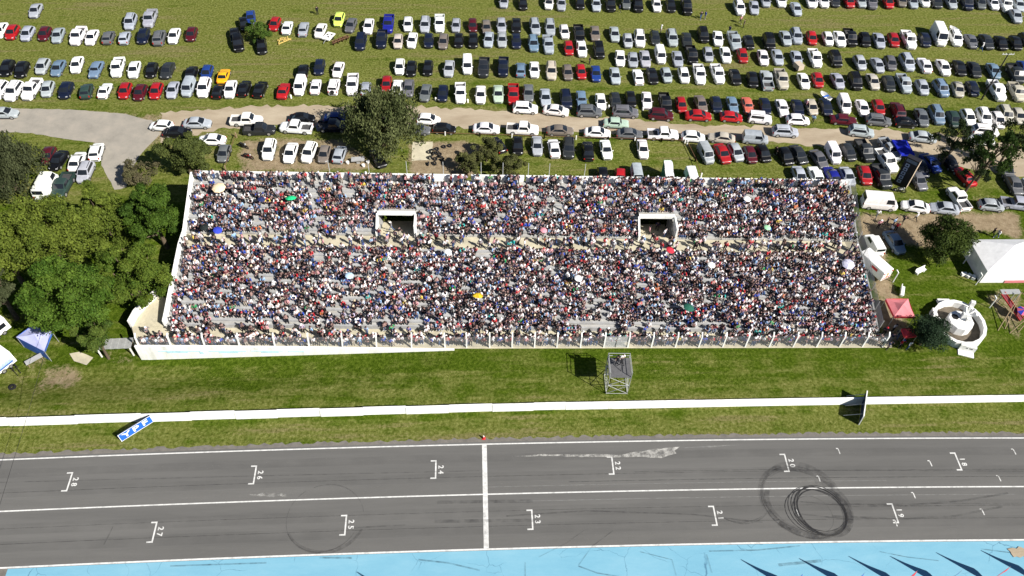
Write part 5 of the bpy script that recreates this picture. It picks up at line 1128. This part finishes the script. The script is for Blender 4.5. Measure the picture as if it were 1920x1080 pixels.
# tall dark banner box with square letters
r = empty('banner_tower', P(1688, 340), 0, 'tall dark inflatable banner with five pale square signs beside the stand', 'banner'); o_ = r.location
b0, b1 = P(1674,343,0), P(1690,351,0); hB = 5.3; d = (b1-b0).normalized(); q = Vector((-d.y, d.x, 0)); Lb = 2.0
def bp(x, y, z): p = b0+d*x+q*y-o_; return (p.x, p.y, z)
g = MB(); g.v = [bp(0,0,0),bp(Lb,0,0),bp(Lb,.9,0),bp(0,.9,0),bp(0,0,hB),bp(Lb,0,hB),bp(Lb,.9,hB),bp(0,.9,hB)]; g.f = [(3,2,1,0),(4,5,6,7),(0,1,5,4),(1,2,6,5),(2,3,7,6),(3,0,4,7)]; g.m = [0]*6
g.build('banner_body', mat('black_banner_cloth', (.014,.014,.02), .7, var=.3), r)
g = MB(); g.v = [bp(Lb+.012,.02,.02),bp(Lb+.012,.88,.02),bp(Lb+.012,.88,hB-.02),bp(Lb+.012,.02,hB-.02)]; g.f = [(0,1,2,3)]; g.m = [0]; g.build('tan_edge', mat('tan_banner_edge', (.5,.4,.3), .7, var=.2), r)  # tan panel over the banner's right-hand end
mq = mat('pale_blue_print', (.30,.36,.5), .7, var=.15); md = mat('dark_print', (.015,.02,.05), .7)
for k in range(5):
    z = .55+k*.78
    MB().quad([bp(.35,-.015,z),bp(.95,-.015,z),bp(.95,-.015,z+.6),bp(.35,-.015,z+.6)]).build('square_sign', mq, r); MB().quad([bp(.52,-.028,z+.15),bp(.78,-.028,z+.15),bp(.78,-.028,z+.45),bp(.52,-.028,z+.45)]).build('square_sign_core', md, r)
MB().quad([bp(.2,-.015,4.55),bp(1.8,-.015,4.55),bp(1.8,-.015,5.1),bp(.2,-.015,5.1)]).build('printed_band', mat('teal_grey_print', (.12,.16,.22), .7, var=.4, scale=5), r)
# white ribbed roof over a green stair enclosure behind the stand
p0, p1 = P(1254,343,2.6), P(1247,300,2.9); c = P(1252,330,0); r = empty('stair_shelter', (c.x, c.y, 0), 0, 'green sided shelter with white ribbed roof at the back of the stand', 'shelter')
sA, sB = Vector((P(1249,338,3.2).x-c.x, P(1249,338,3.2).y-c.y, 0)), Vector((P(1245,299,3.2).x-c.x, P(1245,299,3.2).y-c.y, 0)); W_ = 1.25
g = MB(); n = 11
for k in range(n):
    a = sA.lerp(sB, k/n); b = sA.lerp(sB, (k+1)/n); z = 3.2+.10*sin(k*1.1)+(0 if k < n-1 else -.08)
    g.v += []; b0_ = len(g.v)
    for zz_ in (z-.06, z):
        for pt_, s in ((a, 0), (a, 1), (b, 1), (b, 0)): g.v.append((pt_.x+s*W_, pt_.y, zz_))
    for f in ((3,2,1,0),(4,5,6,7),(0,1,5,4),(1,2,6,5),(2,3,7,6),(3,0,4,7)): g.f.append(tuple(b0_+i for i in f)); g.m.append(0)
g.build('roof_sheet', M['ribs'], r)
MB().quad([(sA.x+.02,sA.y,0),(sB.x+.02,sB.y,0),(sB.x+.02,sB.y,3.12),(sA.x+.02,sA.y,3.12)]).build('green_side', M['green'], r); MB().quad([(sA.x+W_-.02,sA.y,0),(sB.x+W_-.02,sB.y,0),(sB.x+W_-.02,sB.y,3.12),(sA.x+W_-.02,sA.y,3.12)]).build('green_side', M['green'], r)
MB().quad([(sB.x+.02,sB.y,0),(sB.x+W_-.02,sB.y,0),(sB.x+W_-.02,sB.y,3.12),(sB.x+.02,sB.y,3.12)]).build('green_end', M['green'], r)

# ------------------------------------------------------------------ trailers and small things at the edges
def trailer(label, u, v, rz, L, W, H, awn=None, name='food_trailer'):
    p = P(u, v); r = empty(name, p, rz, label, 'trailer'); g = MB(); g.box((0,0,.45+H/2), (W, L, H), taper=.97); bmx = g.build('box_body', M['white'], r)
    MB().box((0,0,.47+H), (W*.92, L*.95, .06)).build('roof', M['wtent'], r)
    for s in (-1, 1):
        for y in (-.45, .45):
            w_o = MB(); w_o.tube([(-.1,0,0),(.1,0,0)], [.32,.32], 12); w_o.tube([(.101,0,0),(.11,0,0)], [.2,.18], 10, mi=1); o = w_o.build('wheel', [M['tyre'], M['rim']], r); o.location = (s*(W/2-.08), y+.3, .32); o.rotation_euler = (0, 0, 0 if s > 0 else pi)
    return r
t = trailer('white food trailer with red and orange rear panel beside the stand fence', 1634, 506, rad(27), 4.58, 1.85, 1.55)
for (x, z, w, h, m) in ((0,1.25,.16,.8,'yellow'),(-.5,1.25,.6,.5,'wtent'),(.5,1.25,.6,.5,'wtent'),(-.75,1.8,.26,.14,'red'),(.75,1.8,.26,.14,'red'),(0,.72,1.6,.12,'red')): MB().box((x,-2.29-.012,z), (w,.03,h)).build('rear_panel', M[m], t)
MB().box((-.925,-.6,1.5), (.03,1.2,.4)).build('red_stripe', M['red'], t)
t = trailer('white food trailer with blue checked hatch and bicycles at the left edge', 2, 690, rad(-35), 3.4, 2.2, 2.0)
g = MB(); g.quad([(1.12,-1.3,1.5),(1.12,1.2,1.5),(2.0,1.2,1.9),(2.0,-1.3,1.9)]); g.build('serving_hatch', M['bluewash'], t); MB().quad([(2.005,-1.3,1.9),(2.005,1.2,1.9),(2.25,1.2,1.95),(2.25,-1.3,1.95)]).build('hatch_flap', M['blue'], t)
MB().box((1.13,0,1.2), (.05,2.2,.6)).build('counter_opening', M['trim'], t)
for i in range(5):
    for j in range(2): MB().box((1.35+j*.3, -1.0+i*.45+(j % 2)*.2, 1.64+j*.13), (.26,.22,.02)).build('hatch_check', M['bluec'], t)
t = trailer('white stall van cut by the left edge beside the blue canopy', -8, 628, rad(-35), 3.6, 2.0, 2.0, name='stall_van')
MB().box((1.02,.2,1.5), (.03,2.4,.7)).build('side_window', M['glass'], t)
def bike(label, u, v, rz, motor=False, c=(.02,.02,.02), group=None):
    p = P(u, v); r = empty('motorcycle' if motor else 'bicycle', p, rz, label, 'motorcycle' if motor else 'bicycle', group); R_ = .31 if motor else .33; w = .11 if motor else .035; wb = .66 if motor else .52
    for y in (-wb, wb):
        g = MB(); n = 16
        for k in range(n):
            a0, a1 = 2*pi*k/n, 2*pi*(k+1)/n; g.bar((0, y+R_*cos(a0)*.9, R_+R_*sin(a0)*.9), (0, y+R_*cos(a1)*.9, R_+R_*sin(a1)*.9), w, w)
        for k in range(4): a0 = pi*k/4; g.bar((0,y-R_*.85*cos(a0),R_-R_*.85*sin(a0)), (0,y+R_*.85*cos(a0),R_+R_*.85*sin(a0)), .012)
        g.build('wheel', M['tyre'], r)
    m = mat('bike_paint', c, .4); g = MB()
    for a, b in (((0,wb,R_),(0,.05,R_-.02)),((0,.05,R_-.02),(0,.18,.8)),((0,.18,.78),(0,-.36,.76)),((0,.05,R_),(0,-.38,.72)),((0,-wb,R_),(0,-.34,.92)),((0,wb,R_),(0,.18,.75))): g.bar(a, b, .05 if not motor else .07)
    g.build('frame', m, r); MB().bar((-.3,-.32,.98), (.3,-.32,.98), .035).build('handlebar', M['trim'], r); MB().box((0,.22,.85), (.16 if not motor else .26,.28 if not motor else .6,.07)).build('saddle', M['trim'], r)
    if motor: MB().box((0,-.08,.72), (.26,.45,.22), taper=.75).build('fuel_tank', m, r); MB().box((0,0,.38), (.28,.42,.34)).build('engine', M['trim'], r); MB().box((0,-.48,.86), (.2,.12,.2)).build('headlight', M['lamp'], r)
    return r
bike('bicycle leaning nearest the left trailer hatch', 30, 700, .8); bike('bicycle second beside the left trailer', 36, 694, .7)
bike('dark motorcycle, upper of two in the lot behind the stand', 457, 277, 1.1, True); bike('red-tailed motorcycle, lower of two in the lot behind the stand', 466, 297, 1.2, True, (.3,.02,.02)); bike('black and white motorcycle below the dark banner tower', 1685, 360, 1.3, True, (.6,.6,.6))
p = P(68, 680); r = empty('trestle_table', p, rad(40), 'long grey trestle table on the grass below the blue canopy', 'table'); MB().box((0,0,.78), (2.0,.75,.05)).build('table_top', M['concrete'], r)
for x in (-.8,.8):
    for y in (-.3,.3): MB().bar((x*1.1,y,0), (x,y,.76), .06).build('leg', M['wood'], r)
p = P(24, 727); r = empty('tyre_bin', p, 0, 'single black tyre on the grass below the left trailer', 'tyre'); MB().lathe([(.22,0),(.42,.02),(.45,.12),(.42,.24),(.22,.26),(.22,0)], 16).build('tread_ring', M['dark'], r)
p = P(150, 677); tag(sheet('stone_slab', px([(131,664),(150,660),(176,672),(163,686),(140,678)]), -1.60, M['apron'], .08, None), 'flat pale stone slab under the tree beside the retaining wall', 'slab')
# hut with tin roof at the end of the retaining wall
p = P(228, 664); r = empty('lean_to_hut', p, rad(2), 'small lean-to with grey tin roof at the left end of the stand wall', 'hut')
g = MB()
for k in range(10): g.box((-2.2+.42*k, .4, 1.72+(k % 2)*.03), (.42, 1.6, .04))
g.build('tin_roof', M['steel'], r)
for (x, y) in ((-2.3,-.3),(-1.5,-.3),(1.6,-.3),(-2.3,1.1),(1.6,1.1)): MB().bar((x,y,-.2), (x,y,1.7), .14).build('post', M['white'], r)
MB().box((0,1.15,.85), (4.0,.1,1.6)).build('back_panel', M['wood'], r)
# timber cable poles, benches, table, tyres, fences in the lots
p = P(672, 305); r = empty('picnic_table', p, rad(4), 'grey concrete picnic table with round white stools behind the stand', 'table'); MB().box((0,0,.72), (2.0,1.0,.09)).build('table_top', M['concrete'], r); MB().box((0,0,.34), (.5,.5,.68)).build('pedestal', M['concrete'], r)
for (x, y) in ((-1.6,-.1),(1.45,-.2),(.8,-.95)):
    g = MB(); g.lathe([(.2,0),(.26,.2),(.26,.42),(0,.42)], 12, c=(x,y,0)); g.build('stool', M['white'], r)
TY = [(843,274,0),(832,276,0),(819,280,0),(812,283,.6),(804,286,0),(812,290,.8),(820,288,.5),(806,297,.9),(816,299,0),(826,296,.6),(830,301,.9),(804,309,1),(815,308,.7),(824,290,0)]
for i, (u, v, ti) in enumerate(TY):
    p = P(u, v); r = empty('car_tyre', p, i, f'black car tyre, {ordinal(i)} of those half sunk in the sandy patch', 'tyre', 'tyres on the sandy patch'); R_ = .36
    g = MB(); g.lathe([(.2,0),(R_,.01),(R_+.02,.1),(R_,.2),(.2,.21),(.17,.1),(.2,0)], 14); o = g.build('tread_ring', M['dark'], r, 60); o.rotation_euler = (ti*1.2, 0, 0); o.location = (0, 0, .0 if ti == 0 else .16)
def rail_fence(label, pts, step, rail=True, white=True, h=.75):
    q = px(pts); c = q[0]; r = empty('rail_fence', c, 0, label, 'fence'); tot = 0
    for a, b in zip(q[:-1], q[1:]):
        L = (b-a).length; n = max(1, int(L/step)); 
        for k in range(n+1):
            p_ = a.lerp(b, k/n)-c; MB().box((p_.x, p_.y, h/2), (.17,.17,h)).build('post', M['white' if white else 'wood'], r)
        MB().bar(a-c+Vector((0,0,h*.72)), b-c+Vector((0,0,h*.72)), .06, .07).build('rail', M['rust'], r)
rail_fence('rusty rail on white posts along the near side of the dirt road', [(770,252),(900,256),(1020,260),(1140,263),(1240,266),(1284,268)], 4.2)
rail_fence('rusty rail on white posts beside the grey van behind the stand', [(1288,272),(1303,303),(1314,333)], 3.4, h=.9)
rail_fence('dark timber rail on posts left of the two motorcycles', [(444,258),(432,292),(424,320)], 2.6, h=1.0, white=False)
for k, (u, v) in enumerate(((546,184),(817,189),(877,192),(1141,203),(1205,207),(738,192))):
    p = P(u, v); r = empty('bollard', p, 0, f'low white bollard, {ordinal(k if k != 5 else 5)} listed along the far road verge'.replace(' listed', ''), 'bollard', 'white bollards on the verge'); MB().tube([(0,0,0),(0,0,.6)], [.16,.14], 10).build('shaft', M['white'], r); MB().lathe([(.14,.6),(.1,.66),(0,.68)], 10).build('cap', M['white'], r)
for k, o in enumerate([o for o in col.objects if o.name.startswith('bollard')]):
    pass
# utility pole at far right
p = P(1840, 187); r = empty('utility_pole', p, 0, 'tall grey power pole with a cross-arm standing among cars at right', 'pole'); MB().tube([(0,0,0),(0,0,9.2)], [.14,.09], 10).build('shaft', M['trim'], r); MB().box((0,0,9.0), (2.0,.1,.12)).build('cross_arm', M['greypost'], r)
for x in (-.9,-.4,.4,.9): MB().tube([(x,0,9.05),(x,0,9.25)], [.05,.03], 8).build('insulator', M['white'], r)
# farm things in the top field
p = P(534, 78); r = empty('yellow_harrow_frame', p, .3, 'yellow metal frame lying in the top left field', 'machine')
for a, b in (((-1.2,-.8,.25),(1.2,.2,.25)),((-1.2,.4,.25),(1.2,.2,.25)),((-1.2,-.8,.25),(-.6,.9,.25)),((-.3,-.5,.25),(.2,.8,.25)),((.6,-.2,.25),(.7,.7,.5)),((-.6,.9,.25),(.7,.7,.25))): MB().bar(a, b, .14).build('beam', M['yellow'], r)
for x, y in ((-1.1,-.7),(1.1,.2),(-.6,.85),(.7,.7)): MB().bar((x,y,0), (x,y,.3), .1).build('foot', M['yellow'], r)
p = P(640, 79); r = empty('disc_harrow', p, .65, 'rusty disc harrow in the grass below the lime hatchback', 'machine'); MB().bar((-1.8,0,.5), (1.8,0,.5), .12).build('beam', M['rust'], r); MB().bar((-1.6,.5,.5), (1.6,.5,.5), .12).build('beam', M['rust'], r)
for k in range(8):
    g = MB(); g.tube([(-.02,0,0),(.02,0,0)], [.33,.33], 12); o = g.build('disc', M['rust'], r); o.location = (-1.6+.45*k, .25*(k % 2), .33)
p = P(617, 73); r = empty('flat_trailer', p, rad(-22), 'small flat white trailer beside a white sedan in the top field', 'trailer'); MB().box((0,0,.55), (1.5,2.3,.18)).build('bed', M['white'], r)
for (x, y) in ((-.35,.3),(.1,-.3),(.35,.5)): MB().box((x,y,.645), (.35,.35,.02)).build('dark_hatch', M['trim'], r)
for s in (-1, 1):
    g = MB(); g.tube([(-.08,0,0),(.08,0,0)], [.26,.26], 12); o = g.build('wheel', M['tyre'], r); o.location = (s*.72, .1, .26)
MB().bar((0,-1.1,.5), (0,-2.0,.3), .08).build('drawbar', M['steel'], r)
p = P(1495, 131); r = empty('box_trailer', p, rad(20), 'small beige covered trailer behind a white sedan', 'trailer'); MB().box((0,0,.85), (1.2,1.6,.9), taper=.94).build('box_body', mat('beige_canvas', (.45,.38,.3), .8, var=.1), r)
for s in (-1, 1):
    g = MB(); g.tube([(-.08,0,0),(.08,0,0)], [.26,.26], 12); o = g.build('wheel', M['tyre'], r); o.location = (s*.62, 0, .26)
for k, (u, v, lb) in enumerate(((1547,179,'small white boat hull behind the navy sedan in the fifth row'),(1789,55,'small white boat hull behind the white SUV at far right'))):
    p = P(u, v, .8); r = empty('boat', (p.x, p.y, 0), rad(20), lb, 'boat'); g = MB(); n = 8; out = []
    for k2 in range(n+1):
        t = k2/n; y = -1.2+2.4*t; w = .62*(1-max(0, t-.5)**2*3.6); out.append((y, max(.05, w)))
    for (y0, w0), (y1, w1) in zip(out[:-1], out[1:]):
        g.quad([(-w0,y0,.95),(-w1,y1,.95),(-w1*.5,y1,.45),(-w0*.5,y0,.45)]); g.quad([(w0*.5,y0,.45),(w1*.5,y1,.45),(w1,y1,.95),(w0,y0,.95)]); g.quad([(-w0*.5,y0,.45),(-w1*.5,y1,.45),(w1*.5,y1,.45),(w0*.5,y0,.45)])
    g.quad([(-out[0][1],-1.2,.95),(out[0][1],-1.2,.95),(out[0][1]*.5,-1.2,.45),(-out[0][1]*.5,-1.2,.45)]); g.build('hull', M['white'], r); MB().box((0,-.2,.8), (1.1,.3,.05)).build('thwart', M['blue'], r); MB().box((0,0,.22), (.9,.5,.44)).build('cradle', M['steel'], r)
# feather flags along the pit side, their tops below the lower edge of the picture
def feather(label, u, v, h, lean):
    base = P(u, v); r = empty('feather_flag', base, 0, label, 'flag', 'feather flags on the blue apron'); MB().tube([(0,0,0),(0,0,h)], [.03,.015], 6).build('pole', M['steel'], r)
    g = MB(); n = 10; prev = None
    for k in range(n+1):
        t = k/n; z = .5+(h-.5)*t; w = .85*min(1, (1-t)*1.25+.02)*min(1, .35+2.2*t); cur = ((.03, 0, z), (.03+w*cos(lean), w*sin(lean)+.05*sin(t*7), z))
        if prev: g.quad([prev[0], prev[1], cur[1], cur[0]])
        prev = cur
    g.build('flag_cloth', M['redc'] if random.random() < .5 else M['blued'], r)
flag_tips = [(1388,1049,.35),(1497,1047,.5),(1590,1043,.3),(1668,1043,.55),(1754,1036,.35),(1838,1032,.45),(668,1072,.4),(1283+0,1080,.4)]
for k, (u, v, l) in enumerate(flag_tips[:7]):
    tip = P(u, v, .02); h = 4.6; b = tip+Vector((SUN_DIR.x, SUN_DIR.y, 0))*(h/SUN_DIR.z)
    # keep the whole flag out of frame only where the photo shows just its shadow
    kk = b-Vector((0, 0, CAM_H)); uu = 960+CAM_F*kk.dot(CR)/kk.dot(FW); vv = 540-CAM_F*kk.dot(CU)/kk.dot(FW)
    feather(f'feather flag, {ordinal(k)} from left along the lower edge of the blue apron', uu, vv, h, l)
# two thin overhead cables crossing the left lawn
for k, (a, b) in enumerate((((86,660),(0,945)),)):
    pa, pb = P(*a, 4.5), P(*b, 4.5); d = pb-pa; r = empty('overhead_cable', pa, 0, 'thin black overhead cable crossing the left lawn and the track', 'cable')
    MB().tube([-d*.6+Vector((0,0,.6)), d*.25, d*.5-Vector((0,0,.1)), d*1.0, d*2.0+Vector((0,0,.6))], [.02]*5, 5).build('wire', M['trim'], r)
print('people', n_people, total, 'cars', len(cars), 'objects', len(scene.objects))
